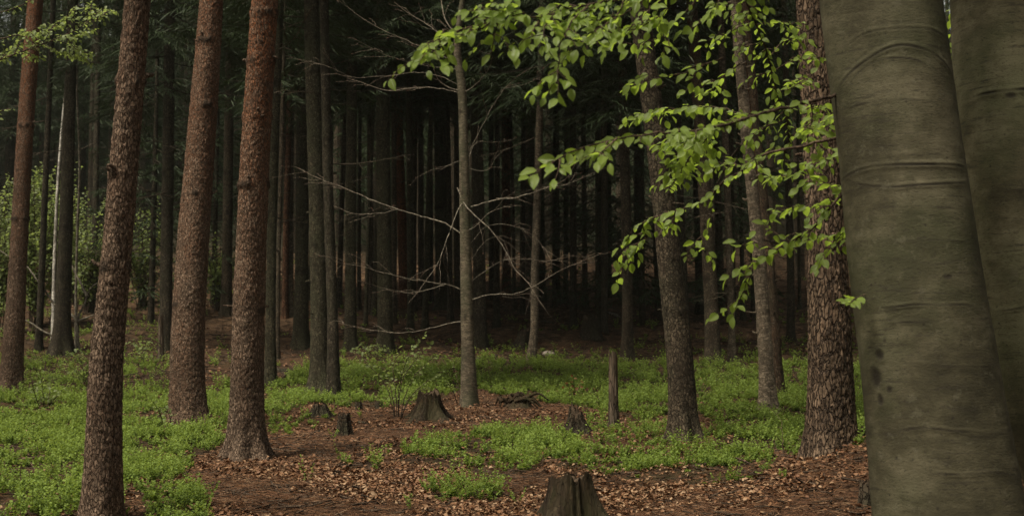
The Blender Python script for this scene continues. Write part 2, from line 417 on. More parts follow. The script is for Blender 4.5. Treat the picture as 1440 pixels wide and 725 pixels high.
    # broken branch stubs
    for q in range(stubs):
        s0 = whorls[q % len(whorls)][0]+rg.normal(0, .015) if len(whorls) and q < 3*len(whorls) else rg.uniform(.5, top_detail)
        a = rg.uniform(0, 6.28); c = np.array([np.interp(s0, dd, P[:, k]) for k in range(3)]); rr = np.interp(s0, d, rad)
        dr = np.array([math.cos(a), math.sin(a), rg.uniform(-.1, .35)]); L = rg.uniform(.015, .05)*(1 if rg.random() < .85 else 2.)
        r0 = rg.uniform(.007, .014)
        tube(mb, [c+dr*rr*.8, c+dr*(rr+L*.5), c+dr*(rr+L)+np.array([0, 0, rg.uniform(-.01, .02)])], [r0*1.5, r0, r0*.75], 6, tone=.25)

def axis_from_px(pts, H, y=None, lean=0.):
    """pixel trace [(px,py,w)...] bottom to top -> base point, axis and radii, continued to height H"""
    if y is None: b = hit(pts[0][0], min(pts[0][1], 720))
    if y is None and pts[0][1] > 720:
        yy = np.arange(3, 12, .02); tx = (pts[0][0]-720)/F*yy; pp = proj(tx, yy, ground(tx, yy))[1]
        b = np.array([0, yy[np.argmin(np.abs(pp-pts[0][1]))], 0])
    y0 = b[1] if y is None else y
    A = []; r = []
    for i, (px, py, w) in enumerate(pts):
        p = pt(px, py, y0); A.append(p); r.append(w/2*math.hypot(p[1], p[2]-CAMZ)/F*1.0)
    A[0][2] = ground(A[0][0], A[0][1])
    A = np.array(A)
    A[:, 1] += (A[:, 2]-A[0, 2])*lean
    base = A[0].copy()
    d = A[-1]-A[-2]; d = d/np.linalg.norm(d)
    z = A[-1, 2]; p = A[-1].copy(); rt = r[-1]; ztop = base[2]+H
    k = 6
    for i in range(1, k+1):
        d2 = d*(1-i/k*.8)+np.array([0, 0, 1])*(i/k*.8); d2 = d2/d2[2]
        step = (ztop-z)/k
        p = p+d2*step; A = np.vstack([A, p]); r.append(rt+(.035-rt)*(i/k))
    return base, A, np.array(r)

# ------------------------------------------------------------------ foliage templates
DIA = np.array([[0, 0, 0], [.45, .5, .02], [1, 0, -.06], [.45, -.5, .02]]); DIAQ = [[0, 1, 2, 3]]
def leaf_template(nr=6, cols=(-1, -.5, 0, .5, 1), wid=.34, fold=.3, curl=.18, wave=.05):
    t = np.linspace(0, 1, nr); V = []; U = []
    for ti in t:
        w = wid*(math.sin(math.pi*min(1, ti**.86*.99+.005))**.85)
        for c in cols:
            V.append([ti, c*w, abs(c)*w*fold-curl*ti*ti+wave*math.sin(ti*17+c)*abs(c)*w*2]); U.append((c*.5+.5, ti))
    U = np.array(U)
    return np.array(V), grid_faces(nr, len(cols)), U[:, 0], U[:, 1]
LEAF = leaf_template(7, wid=.31)
LEAF_S = leaf_template(4, (-1, 0, 1), .36, .3, .2, .0)
BIL = np.array([[0, 0, 0], [.5, .36, .10], [1, 0, -.08], [.5, -.36, .10], [.5, 0, 0]])
BILT = [[0, 4, 1], [1, 4, 2], [2, 4, 3], [3, 4, 0]]

def leafy(mbw, mbl, poly, leaf, spacing, r0, rg, y_jit=.0, start=.12, sub=.35, tmpl=None, face=.5, droop=.28, depth=0):
    """a twig (tube into mbw) carrying alternate leaves (into mbl)"""
    tmpl = tmpl or LEAF
    P = np.asarray(poly, float)
    L = np.sum(np.linalg.norm(np.diff(P, axis=0), axis=1))
    n = max(4, int(L/.03)); Q = smooth_poly(P, n)
    Q[1:-1] += rg.normal(0, .0022, (n-2, 3))
    tube(mbw, Q, np.linspace(r0, max(.0009, r0*.25), n), 5, tone=rg.random()*.5)
    m = max(2, int(L/spacing)); f = np.linspace(start, 1, m)+rg.normal(0, .25/m, m); f = np.clip(f, 0, 1); f[-1] = 1
    B = np.stack([np.interp(f*(n-1), np.arange(n), Q[:, k]) for k in range(3)], 1)
    T = unit(np.gradient(Q, axis=0)); T = np.stack([np.interp(f*(n-1), np.arange(n), T[:, k]) for k in range(3)], 1)
    side = unit(np.cross(T, np.array([0, 0, 1.])+rg.normal(0, .25, 3)))*np.where(np.arange(m) % 2, 1, -1)[:, None]
    side[-1] *= .15
    D = T*.55+side*.75+np.array([0, 0, -droop])*rg.uniform(.3, 1.5, (m, 1))+rg.normal(0, .2, (m, 3))
    Nn = np.array([0, 0, 1.])*rg.uniform(.3, 1.0, (m, 1))+np.array([-.25, -1., 0])*face*rg.uniform(.3, 1.6, (m, 1))+rg.normal(0, .33, (m, 3))
    X, Y, Z = frames(D, Nn)
    ls = leaf*rg.uniform(.55, 1.18, m)*np.where(f < .25, .8, 1)
    pet = B+X*ls[:, None]*.10
    scatter(mbl, tmpl[0], tmpl[1], pet, X, Y, Z, ls, tone=rg.random(m), lu=tmpl[2], lv=tmpl[3])
    for q in range(m):
        if q % 2 == 0: mbw.add(np.array([B[q]+[0, 0, .0008], pet[q]+[0, 0, .0008], pet[q]-[0, 0, .0008], B[q]-[0, 0, .0008]]), [[0, 1, 2, 3]], None, tone=.5)
    if depth < 1 and sub > 0:
        k = int(L/.075*sub+rg.random())
        for q in range(k):
            i = int(rg.uniform(.2, .95)*(n-1)); sd = unit(np.cross(T[min(m-1, int(i/n*m))], [0, 0, 1.]))*(1 if q % 2 else -1)
            t0 = T[min(m-1, int(i/n*m))]
            l = rg.uniform(.06, .14)*leaf/.055
            e = Q[i]+(t0*.75+sd*.75+np.array([0, 0, rg.uniform(-.4, .12)]))*l
            leafy(mbw, mbl, [Q[i], (Q[i]+e)/2+np.array([0, 0, .012]), e], leaf*.92, spacing*.85, r0*.5, rg, 0, .3, 0, tmpl, face, droop, depth+1)

# ------------------------------------------------------------------ crowns (shared meshes)
def spruce_crown(seed, H=10., rmax=2.3, r_top=.15, whorl=.42, per=5, twig=.14, rib=(.17, .036), low=.75, dens=1.):
    rg = np.random.default_rng(seed); mb = MB(); P = []; D = []; NN = []; LN = []; wood = MB()
    z = 0.
    while z < H:
        f = z/H
        Lm = rmax*((1-f)**.75)*min(1, low+f*3)+r_top
        for k in range(per):
            a = rg.uniform(0, 6.283); L = Lm*rg.uniform(.6, 1.1); z1 = z+rg.normal(0, .1)
            rad = np.array([math.cos(a), math.sin(a), 0]); tan = np.array([-rad[1], rad[0], 0])
            dr = rg.uniform(.25, .5); n = max(4, int(L/.2)); s = np.linspace(0, 1, n)
            bp = rad*(s*L)[:, None]+np.array([0, 0, 1.])*(z1-dr*L*s+.28*L*s*s)[:, None]+tan*(rg.normal(0, .12)*L*s*s)[:, None]
            if L > .5: tube(wood, bp, np.linspace(.014, .004, n)*min(1, L), 3, False, tone=.2)
            m = max(3, int(L/twig))
            for q in range(m):
                sq = rg.uniform(.12, 1); c = np.array([np.interp(sq*(n-1), np.arange(n), bp[:, j]) for j in range(3)])
                sd = 1 if q % 2 else -1
                l = L*.42*(1.05-sq*.7)*rg.uniform(.6, 1.1)
                dv = unit(rad*.65+tan*sd*.8+np.array([0, 0, rg.uniform(-.5, -.05)]))
                mm = max(2, int(l/.085*dens))
                for w in range(mm):
                    g = (w+.5)/mm
                    P.append(c+dv*l*g+np.array([0, 0, -.2*l*g*g])); ss = (1 if w % 2 else -1)
                    D.append(dv*.8+np.cross(dv, [0, 0, 1.])*ss*.6+rg.normal(0, .15, 3)+np.array([0, 0, -.25]))
                    NN.append(np.array([0, 0, 1.])+rg.normal(0, .45, 3)); LN.append(rg.uniform(.7, 1.2))
        z += whorl*rg.uniform(.8, 1.2)
    P = np.array(P); X, Y, Z = frames(np.array(D), np.array(NN)); LN = np.array(LN)
    scatter(mb, DIA, DIAQ, P, X, Y, Z, np.stack([LN*rib[0], LN*rib[1], LN*rib[0]], 1), tone=rg.random(len(P)))
    return mb, wood
def crown_mesh(name, mb, wood, leafm):
    n0 = sum(len(q) for q in mb.q)
    nw = sum(len(q) for q in wood.q)
    a = dict(mb.a)
    for i, v in enumerate(wood.v):
        pass
    off = mb.n
    for v, q in zip([np.concatenate(wood.v)], [np.concatenate(wood.q)]):
        mb.add(v, q, None, tone=.3)
    me = mb.mesh(name, False)
    me.materials.append(leafm); me.materials.append(M['dark'])
    idx = np.zeros(n0+nw, np.int32); idx[n0:] = 1
    if len(me.polygons) == n0+nw: me.polygons.foreach_set('material_index', idx)
    return me
CROWN = {}
for k in range(3):
    CROWN['spruce%d' % k] = crown_mesh('spruce_crown', *spruce_crown(40+k, 11, 3.0, dens=2.9, rib=(.21, .015)), M['spruce_needle'])
CROWN['young'] = crown_mesh('young_spruce_crown', *spruce_crown(50, 8, 1.7, whorl=.36, per=6, dens=1.8, rib=(.2, .022)), M['spruce_needle'])
def pine_crown(seed):
    rg = np.random.default_rng(seed); mb = MB(); wood = MB(); P = []; D = []
    for k in range(16):
        z = rg.uniform(0, 4); a = rg.uniform(0, 6.28); L = rg.uniform(.9, 2.1)*(1-.12*z)
        rad = np.array([math.cos(a), math.sin(a), 0]); n = 6; s = np.linspace(0, 1, n)
        bp = rad*(s*L)[:, None]+np.array([0, 0, 1.])*(z+.35*L*s*s)[:, None]
        tube(wood, bp, np.linspace(.03, .008, n), 4, False, tone=.3)
        for q in range(20):
            sq = rg.uniform(.45, 1); c = np.array([np.interp(sq*(n-1), np.arange(n), bp[:, j]) for j in range(3)])+rg.normal(0, .16, 3)
            for w in range(11):
                P.append(c); D.append(rg.normal(0, 1, 3)+np.array([0, 0, .5]))
    P = np.array(P); X, Y, Z = frames(np.array(D), rg.normal(0, 1, (len(P), 3)))
    ln = rg.uniform(.12, .24, len(P))
    scatter(mb, DIA, DIAQ, P, X, Y, Z, np.stack([ln, ln*.13, ln], 1), tone=rg.random(len(P)))
    return mb, wood
CROWN['pine'] = crown_mesh('pine_crown', *pine_crown(61), M['pine_needle'])
def dead_branch(seed, L):
    rg = np.random.default_rng(seed); mb = MB(); n = 10; s = np.linspace(0, 1, n)
    P = np.stack([s*L, .12*L*np.sin(s*3+seed), -.25*L*s+.12*L*s*s], 1)+rg.normal(0, .008, (n, 3))*s[:, None]
    tube(mb, P, np.linspace(.011, .003, n), 4, tone=.4)
    for k in range(9):
        i = rg.integers(2, n-1); d = np.array([.6, rg.choice([-1, 1])*.8, rg.uniform(-.5, .1)])*rg.uniform(.12, .35)*L
        tube(mb, [P[i], P[i]+d*.5+rg.normal(0, .015, 3), P[i]+d], [.0045, .0032, .0018], 3, tone=.4)
    return mb.mesh('dead_branch')
DEAD = [dead_branch(i, l) for i, l in enumerate((1.1, .8, 1.5))]
for m_ in DEAD: m_.materials.append(M['deadwood'])
def add_child(name, me, parent, loc, rot=(0, 0, 0), scale=1.):
    o = bpy.data.objects.new(name, me); COL.objects.link(o); o.parent = parent
    o.location = loc; o.rotation_euler = rot; o.scale = (scale,)*3 if np.isscalar(scale) else scale
    return o

# ------------------------------------------------------------------ trees
def tree(name, label, pts, mat_, group=None, style='spruce', H=16., crown='spruce0', cz=7., cs=1., nth=20, dz=.1, detail=6., seed=1, flare=.45, stubs=6, orange=None, whorls=(), dead=0, lean=0., depth=1., cat='tree', y=None, lobes=5, flare_h=.16):
    base, A, r = axis_from_px(pts, H, y, lean)
    t = thing(name, base, label, cat, group)
    mb = MB(); trunk(mb, A-base, r, detail, style, nth, dz, seed, flare, lobes, whorls, orange, stubs, depth=depth, flare_h=flare_h)
    mb.build('trunk', M[mat_], t)
    if crown:
        zz = A[:, 2]-base[2]; c = [np.interp(cz, zz, (A-base)[:, k]) for k in range(3)]
        add_child('crown', CROWN[crown], t, c, (0, 0, seed*1.7), cs)
    rg = np.random.default_rng(seed+77)
    for q in range(dead):
        s = rg.uniform(1.6, 5.5); c = np.array([np.interp(s, A[:, 2]-base[2], (A-base)[:, k]) for k in range(3)])
        a = rg.uniform(0, 6.28)
        add_child('dead_branch', DEAD[rg.integers(0, 3)], t, c, (rg.normal(0, .3), rg.uniform(-.15, .25), a), rg.uniform(.7, 1.15))
    return t
PG = 'tall pine trunks in the foreground'
W = lambda *s: [(a, b) for a, b in s]
tree('pine_tree', 'grey-brown scaly pine trunk nearest the camera, its foot cut off at the bottom left', [(141, 738, 52), (144, 662, 49), (149, 510, 45), (163.5, 359, 40), (175, 220, 38), (194, 0, 34)], 'pine', PG, 'pine', 15, 'pine', 10.5, 1, 112, .0085, 3.2, 3, .3, 9, ([0, 2, 3.6, 6], [.03, .06, .16, .5]), W((1.25, .01), (1.72, .014), (2.18, .016), (2.62, .018), (3.05, .012)), depth=.85)
tree('pine_tree', 'reddish pine trunk rising between the grey-brown one and the orange-topped one with knots', [(266, 602, 52), (264, 510, 48), (271, 359, 45), (284, 180, 39), (297, 0, 32)], 'pine', PG, 'pine', 17, 'pine', 11, 1, 130, .0095, 4.6, 14, .35, 8, ([0, 1.5, 2.6, 4, 7], [.10, .2, .45, .65, .8]), W((1.1, .008), (2.1, .012), (2.9, .016), (3.5, .016)), depth=1.1)
tree('pine_tree', 'reddish brown pine with spreading root flare and an orange upper trunk with dark knots', [(346, 648, 48), (347.5, 510, 45), (352, 359, 42), (358, 220, 40), (372, 0, 35)], 'pine', PG, 'pine', 16, 'pine', 10.5, 1, 120, .0088, 4.2, 27, .75, 12, ([0, 1.2, 2.2, 3.0, 6], [.05, .15, .42, .8, 1]), W((1.05, .008), (1.95, .016), (2.45, .018), (2.85, .012), (3.2, .016)), depth=1., lobes=6, flare_h=.13)
tree('pine_tree', 'leftmost pine in view, dark below and glowing orange at its top by the leafy spray', [(14, 552, 33), (17, 510, 31), (26, 359, 25), (38, 150, 23), (50, 0, 22)], 'pine', PG, 'pine', 18, 'pine', 12, 1, 84, .016, 6, 33, .4, 5, ([0, 2.4, 3.4, 4.6, 5.5], [.15, .25, .6, .95, 1]), W((2.2, .012), (3.4, .016)))
tree('pine_tree', 'thick furrowed brown pine on the bank just left of the big smooth beech', [(1168, 634, 68), (1167, 510, 64), (1162, 359, 58), (1155, 200, 54), (1143, 0, 49)], 'pine2', PG, 'pine', 17, 'pine', 11, 1, 140, .0092, 4.4, 41, .3, 7, ([0, 3, 5], [.0, .1, .3]), W((3.2, .01),), depth=1.25)
SG = 'spruce trunks of the dark wood'
def spruce(label, pts, mat_='spruce', **kw):
    global _sd
    _sd += 1
    k = dict(group=SG, seed=100+_sd*3, crown='spruce%d' % (_sd % 3), cz=5.+(_sd % 4)*.5, H=17.5, dead=3, whorls=[(1.+.45*i, .006) for i in range(10)])
    k.update(kw)
    return tree(kw.pop('name', 'spruce_tree') if False else k.pop('name', 'spruce_tree'), label, pts, mat_, **k)
_sd = 0
spruce('mossy grey spruce with blotched bark, base in the bilberry left of the cut stump', [(452, 556, 33), (450, 450, 28), (446, 280, 26), (441, 120, 24), (438, 0, 22)], 'spruce_green', nth=36, dz=.03, flare=.75, cz=5.6, cs=.9)
spruce('dark thin spruce standing tight behind the right side of the mossy blotched spruce', [(469, 559, 20), (468, 450, 16), (462, 280, 15), (458, 120, 14)], 'dark', cz=5.6, cs=.8)
spruce('straight green-grey spruce with pale foot on the brown slope left of the mossy blotched spruce', [(423, 488, 23), (424, 380, 19), (426, 200, 18), (427, 0, 16)], 'spruce_green', cz=5.6)
spruce('slim grey-green spruce rising directly beside the right edge of the orange-topped pine', [(380, 540, 17), (381, 420, 14), (386, 200, 13), (392, 40, 12)], 'spruce_green', cz=5.2, cs=.9)
spruce('very thin dark pole just right of the slim grey-green spruce', [(390, 505, 7), (391, 400, 6), (396, 200, 6)], 'spruce', dead=1, crown='young', cz=4.6)
spruce('thin pale pole catching light far up the slope left of the straight green-grey spruce', [(409, 446, 7), (409, 350, 7), (410, 220, 6), (412, 80, 5)], 'spruce_pale', dead=1)
spruce('faint reddish trunk touching the left side of the thin pale pole', [(401, 447, 9), (402, 350, 9), (406, 200, 8)], 'redpine', style='spruce')
spruce('grey spruce with a light left edge, second to the right of the mossy blotched spruce', [(493, 492, 17), (493, 400, 15), (494, 250, 15), (495, 110, 14)], 'spruce_green', cz=6.1)
spruce('narrow yellowish-lit trunk between the light-edged spruce and the stout dim one', [(521, 440, 10), (521, 330, 9), (520, 180, 8), (519, 80, 8)], 'spruce_pale')
spruce('stout dim green-brown spruce standing left of the orange trunk in the middle background', [(542, 494, 21), (541, 380, 20), (539, 220, 19), (538, 90, 18)], 'spruce_green', cz=5.8)
tree('pine_tree', 'slender orange-red pine deep in the wood between dim grey spruces', [(569, 432, 15), (566, 330, 14), (561, 180, 12), (557, 0, 11)], 'redpine', 'orange pines deep in the wood', 'spruce', 18, 'pine', 13, 1.2, 20, .08, 8, 61, .3, 5, ([0, 2, 4, 8], [.25, .5, .95, 1]), (), 2)
spruce('short-looking thin spruce whose foot shows right below the orange-red pine', [(577, 466, 10), (577, 400, 9), (576, 250, 9)], 'spruce_green')
spruce('dim spruce with blotched bark halfway between the orange-red pine and the pale sapling', [(622, 432, 20), (621, 330, 19), (619, 200, 18), (616, 80, 16)], 'spruce_green', cz=6.1)
spruce('thin black pole left of the blotched dim spruce', [(607, 425, 6), (606, 300, 6), (605, 150, 5)], 'dark', dead=0)
spruce('dark spruce half hidden right behind the pale branchy young beech', [(675, 488, 19), (674, 400, 17), (672, 250, 16), (668, 90, 15)], 'dark', cz=5.6)
spruce('faint brown trunk in shade right of the pale branchy young beech', [(712, 418, 13), (712, 300, 12), (711, 160, 11)], 'redpine', style='spruce')
spruce('crooked spruce with a pale kinked foot by the flat stone', [(747, 508, 14), (751, 470, 12), (752, 400, 12), (756, 270, 11), (760, 120, 10)], 'spruce_pale')
spruce('dark narrow trunk on the shaded slope between the kinked spruce and the mossy round stump', [(806, 463, 11), (806, 380, 10), (806, 200, 10)], 'dark')
spruce('dark trunk behind the broken post, left of the big leaning spruce', [(882, 503, 17), (882, 420, 15), (880, 280, 14), (876, 100, 13)], 'spruce', cz=4.6)
spruce('big leaning spruce with dotted bark standing right of the broken post', [(962, 620, 41), (956, 510, 37), (944, 400, 34), (926, 220, 31), (905, 60, 28), (898, 0, 27)], 'spruce', nth=56, dz=.018, detail=5, flare=.7, flare_h=.11, stubs=16, H=18, depth=1.2, cz=5.2, cs=.85)
spruce('dark thin trunk showing along the right edge of the big leaning spruce', [(966, 500, 12), (962, 400, 11), (956, 250, 11)], 'dark')
spruce('shaded brown trunk, the wider of two right of the big leaning spruce', [(1003, 513, 22), (1000, 420, 19), (990, 250, 18), (978, 90, 16), (972, 0, 15)], 'spruce', orange=([0, 3, 6, 9], [0, .1, .5, .6]), cz=6.6)
spruce('thin brown trunk, the slimmer of two left of the pale speckled trunk', [(1030, 508, 11), (1028, 420, 11), (1024, 300, 10), (1016, 100, 10)], 'spruce_pale')
spruce('pale trunk speckled with dark branch scars, its foot in bilberry with dry twigs', [(1081, 580, 25), (1077, 510, 22), (1067, 359, 19), (1054, 230, 17), (1042, 100, 16), (1034, 0, 15)], 'speckled', nth=40, dz=.022, stubs=60, dead=5, cz=6.2, cs=.75)
spruce('reddish-brown trunk leaning against the right side of the pale speckled trunk', [(1094, 556, 18), (1089, 460, 15), (1080, 340, 14), (1066, 200, 12)], 'spruce', orange=([0, 9], [.25, .3]), cz=6, cs=.8)
tree('pine_tree', 'thin bright orange trunk behind the hanging beech leaves at upper right', [(1080, 500, 10), (1072, 380, 10), (1059, 205, 9), (1050, 90, 8), (1043, 0, 7)], 'redpine', 'orange pines deep in the wood', 'spruce', 17, 'pine', 12, 1, 16, .1, 8, 63, .3, 4, ([0, 2.2, 3.4, 8], [.2, .3, 1, 1]), ())
spruce('stout dark trunk at far left behind the leftmost pine, foot spreading on the slope', [(86, 500, 26), (88, 440, 21), (93, 300, 18), (99, 120, 15)], 'dark', cz=6.6, flare=.7, nth=28, flare_h=.25)
spruce('slim dark trunk between the leftmost pine and the stout dark trunk', [(54, 492, 11), (58, 400, 10), (63, 280, 9), (70, 120, 8)], 'dark', cz=8.5, crown='young')
spruce('small dark trunk right of the stout dark one, left of the grey-brown pine', [(132, 440, 10), (133, 380, 9), (135, 250, 8)], 'dark', cz=8.5, crown='young')
spruce('dark spruce between the grey-brown pine and the reddish pine', [(234, 494, 19), (234, 420, 17), (236, 250, 16), (238, 60, 14)], 'dark', cz=5)
spruce('shaded spruce seen in the gap between the two reddish pines', [(318, 443, 16), (319, 380, 14), (321, 220, 13)], 'spruce', cz=6.5)
spruce('dim slender trunk in the dark centre right of the faint brown trunk', [(735, 440, 8), (735, 330, 8), (736, 180, 7)], 'dark')
spruce('dim pole in the dark wood left of the stout dim green-brown spruce', [(505, 436, 6), (505, 330, 6), (506, 180, 5)], 'dark', dead=0)
spruce('greyish pole in deep shade between the orange-red pine and its blotched neighbour', [(592, 430, 8), (592, 330, 8), (591, 160, 7)], 'spruce', dead=0)
spruce('shadowed trunk behind the hanging leaves left of the big leaning spruce', [(850, 470, 10), (850, 350, 10), (849, 160, 9)], 'dark')
spruce('dark trunk far back between the pale speckled trunk and the furrowed brown pine', [(1112, 480, 12), (1112, 380, 11), (1108, 220, 10)], 'dark')
rk = np.random.default_rng(23)
for px_ in (398, 433, 466, 478, 487, 512, 529, 553, 583, 600, 632, 645, 690, 699, 722, 763, 782, 794, 820, 842, 858, 897, 925, 985, 1015, 1046, 1062, 1122):
    px_ = px_+rk.uniform(-3, 3); py_ = rk.uniform(412, 462); w_ = rk.uniform(4.5, 9.5)*(1 if py_ < 440 else 1.15); tl = (720-px_)*.03+rk.uniform(-9, 9)
    spruce('thin straight trunk, one of many standing close together deep in the shaded wood', [(px_, py_, w_*1.15), (px_+tl*.25, py_-100, w_), (px_+tl, py_-330, w_*.85)], str(rk.choice(['dark', 'spruce', 'spruce_green', 'spruce'])), group='thin trunks deep in the shaded wood', dead=1, nth=12, dz=.25, stubs=4)
# birch-like pale stem and slender leaning pole at the left
spruce('bright white birch stem leaning behind the stout dark trunk at far left', [(74, 478, 5.5), (78, 330, 5), (84, 220, 4.2), (93, 110, 2.8)], 'birch', name='birch_tree', group='slim pale stems at far left', H=11, crown=None, dead=0, stubs=0, style='plain', flare=.2)
spruce('thin pale wavy stem rising right of the stout dark trunk at far left', [(107, 490, 4), (107, 400, 3.6), (109, 320, 3.4), (112, 230, 3), (109, 150, 2.6)], 'palebranch', name='beech_sapling', group='slim pale stems at far left', H=8, crown=None, dead=0, stubs=0, style='plain', flare=.2)

# young spruces with boughs reaching low
YG = 'young spruces with low boughs'
def young(label, px, py, cs, seed, y=None):
    b = hit(px, py)
    t = thing('spruce_sapling', b, label, 'tree', YG)
    mb = MB(); h = 9*cs
    trunk(mb, np.array([[0, 0, 0], [.02, 0, h*.5], [0, 0, h]]), np.array([.07, .045, .01])*cs, h, 'plain', 10, .4, seed, .2, 4)
    mb.build('trunk', M['dark'], t)
    add_child('crown', CROWN['young'], t, (0, 0, .7*cs), (0, 0, seed), cs)
    return t
young('young spruce with feathery low boughs in the dark right of the kinked spruce', 842, 452, 1.0, 1)
young('young spruce filling the darkness between the leaning spruce and the broken post', 903, 455, 1.0, 2)
young('young spruce hanging over the slope between the grey-brown and reddish pines', 212, 455, 1.05, 3)
young('dark young spruce in the gap behind the two reddish pines', 300, 428, 1.1, 4)
young('young spruce behind the hanging leaves near the pale speckled trunk', 1030, 455, 1.1, 5)
young('dark young spruce left of the straight green-grey spruce on the far slope', 345, 415, 1.2, 6)
young('small spruce in shade right of the faint brown trunk', 780, 432, 1.0, 7)

# ------------------------------------------------------------------ big beeches
def beech(label, L, Rr, y, seed, rings, wounds=(), bm='beech'):
    """L, Rr: left and right outline pixels with matching rows"""
    pts = [((a+b)/2, py, b-a) for (a, py), (b, _) in zip(L, Rr)]
    A = []; r = []
    for px, py, w in pts:
        p = pt(px, py, y); A.append(p); r.append(w/2*math.hypot(p[1], p[2]-CAMZ)/F)
    d = (A[0]-A[1])/abs(A[0][2]-A[1][2])
    g = ground(A[0][0], y); b = A[0]+d*(A[0][2]-g)*.75; b[2] = g
    A = [b]+A; r = [r[0]*1.12]+r
    top = A[-1]; dirn = (A[-1]-A[-2]); dirn = dirn/dirn[2]
    for k in range(1, 6):
        A.append(top+dirn*k*1.6*np.array([.8, .8, 1])+np.array([0, 0, 0])); r.append(r[len(pts)]*(1-.14*k))
    A = np.array(A); base = A[0].copy()
    t = thing('beech_tree', base, label, 'tree', 'smooth grey beeches at the right edge')
    mb = MB(); trunk(mb, A-base, np.array(r), A[len(pts)][2]-base[2]+.6, 'beech', 230, .0042, seed, .25, 5, (), None, 0, rings, wounds, flare_h=.25)
    mb.build('trunk', M[bm], t)
    return t, base
yb = 4.6
rows = [725, 560, 400, 200, 0]
def srow(py, y=yb): return pt(1300, py, y)[2]-ground(pt(1300, 700, y)[0], y)
TF = -math.pi/2-.35
B1, b1 = beech('smooth grey-olive beech trunk with ringed scars filling the right foreground', [(1241, 725), (1224, 560), (1205, 400), (1187, 200), (1162, 0)], [(1432, 725), (1404, 560), (1378, 400), (1347, 200), (1318, 0)], yb, 5,
  [(srow(80), TF+.25, 1.15, .018, .010, .10), (srow(93), TF+.2, .9, .010, .006, .11), (srow(52), TF+.4, .9, .016, .006, .05), (srow(237), TF+.3, 1.5, .016, .010, .015), (srow(268), TF+.3, 1.2, .014, .007, -.03), (srow(428), TF+.15, .8, .012, .008, .03), (srow(455), TF-.2, .5, .009, .005, .02), (srow(600), TF+.1, .9, .012, .006, .02), (srow(510), TF+.5, .7, .010, .005, .01), (srow(345), TF+.4, .6, .008, .004, .0), (srow(150), TF-.2, .7, .010, .004, .02), (srow(660), TF+.5, .6, .011, .005, .02)],
  [(srow(497), TF-.72, .016, .018, .004), (srow(530), TF-.85, .022, .035, .005), (srow(560), TF-.8, .012, .02, .004), (srow(545), TF-.62, .010, .010, .003), (srow(392), TF+.55, .016, .008, .002), (srow(478), TF-.6, .006, .006, .002)])
B2, b2 = beech('second beech trunk cut by the right frame edge, dark branch scar near its top', [(1470, 725), (1408, 560), (1373, 400), (1352, 200), (1344, 0)], [(1640, 725), (1573, 560), (1533, 400), (1508, 200), (1498, 0)], 5.15, 15,
  [(srow(125, 5.15), TF-.1, .6, .020, .012, .04), (srow(190, 5.15), TF+.2, .5, .010, .006, .02), (srow(260, 5.15), TF+.3, .5, .009, .006, .02), (srow(300, 5.15), TF+.2, .5, .009, .006, .02), (srow(345, 5.15), TF+.1, .5, .009, .006, .02), (srow(420, 5.15), TF+.2, .8, .012, .007, .02)],
  [(srow(132, 5.15), TF-.05, .022, .012, .003), (srow(140, 5.15), TF+.25, .010, .03, .002)], 'beech_pale')

def beech_crown(parent, base, cen, rad, n, seed):
    rg = np.random.default_rng(seed); ml = MB(); mw = MB(); top = np.array(cen)-base
    for k in range(34):
        v = unit(rg.normal(0, 1, 3))*rg.uniform(.55, 1)*rad; v[2] = abs(v[2])*.9-.5
        e = top+v; s0 = np.array([0, 0, 3.2+rg.uniform(0, 2)])*1.; s0[:2] = top[:2]*.25
        P = smooth_poly([s0, (s0+e)/2+[0, 0, .35], e], 12); tube(mw, P, np.linspace(.03, .006, 12), 5, tone=.4)
        for q in range(n//34):
            c = P[rg.integers(4, 12)]+rg.normal(0, .38, 3)*[1, 1, .45]
            D = rg.normal(0, 1, (6, 3))*[1, 1, .4]+[0, 0, -.3]; X, Y, Z = frames(D, np.array([0, 0, 1.])+rg.normal(0, .4, (6, 3)))
            scatter(ml, LEAF_S[0], LEAF_S[1], c+rg.normal(0, .07, (6, 3)), X, Y, Z, rg.uniform(.05, .08, 6), tone=rg.random(6), lu=LEAF_S[2], lv=LEAF_S[3])
    cr = ml.build('crown', M['leaf'], parent); mw.build('limb', M['twig'], cr)
beech_crown(B1, b1, (2.2, 3.6, 6.4), 1.6, 1000, 1); beech_crown(B2, b2, (4.6, 4.8, 7.2), 1.4, 600, 2)
def bough(parent, base, twigs, leaf, seed, rad=.006, sub=.5, spacing=.034, face=.55):
    """twigs: list of (depth list, pixel list); first is the limb itself"""
    rg = np.random.default_rng(seed); mw = MB(); ml = MB()
    for i, (dp, px) in enumerate(twigs):
        dps = np.linspace(dp[0], dp[1], len(px)) if len(dp) == 2 else dp
        P = np.array([pt(x, y, d) for (x, y), d in zip(px, dps)])-base
        leafy(mw, ml, P, leaf*(np.mean(dps)/np.mean(dps)), spacing, rad if i == 0 else rad*.45, rg, sub=sub, face=face, start=.3 if i == 0 else .1)
    b = mw.build('branch', M['twig'], parent)
    ml.build('foliage', M['leaf'], b)
    return b
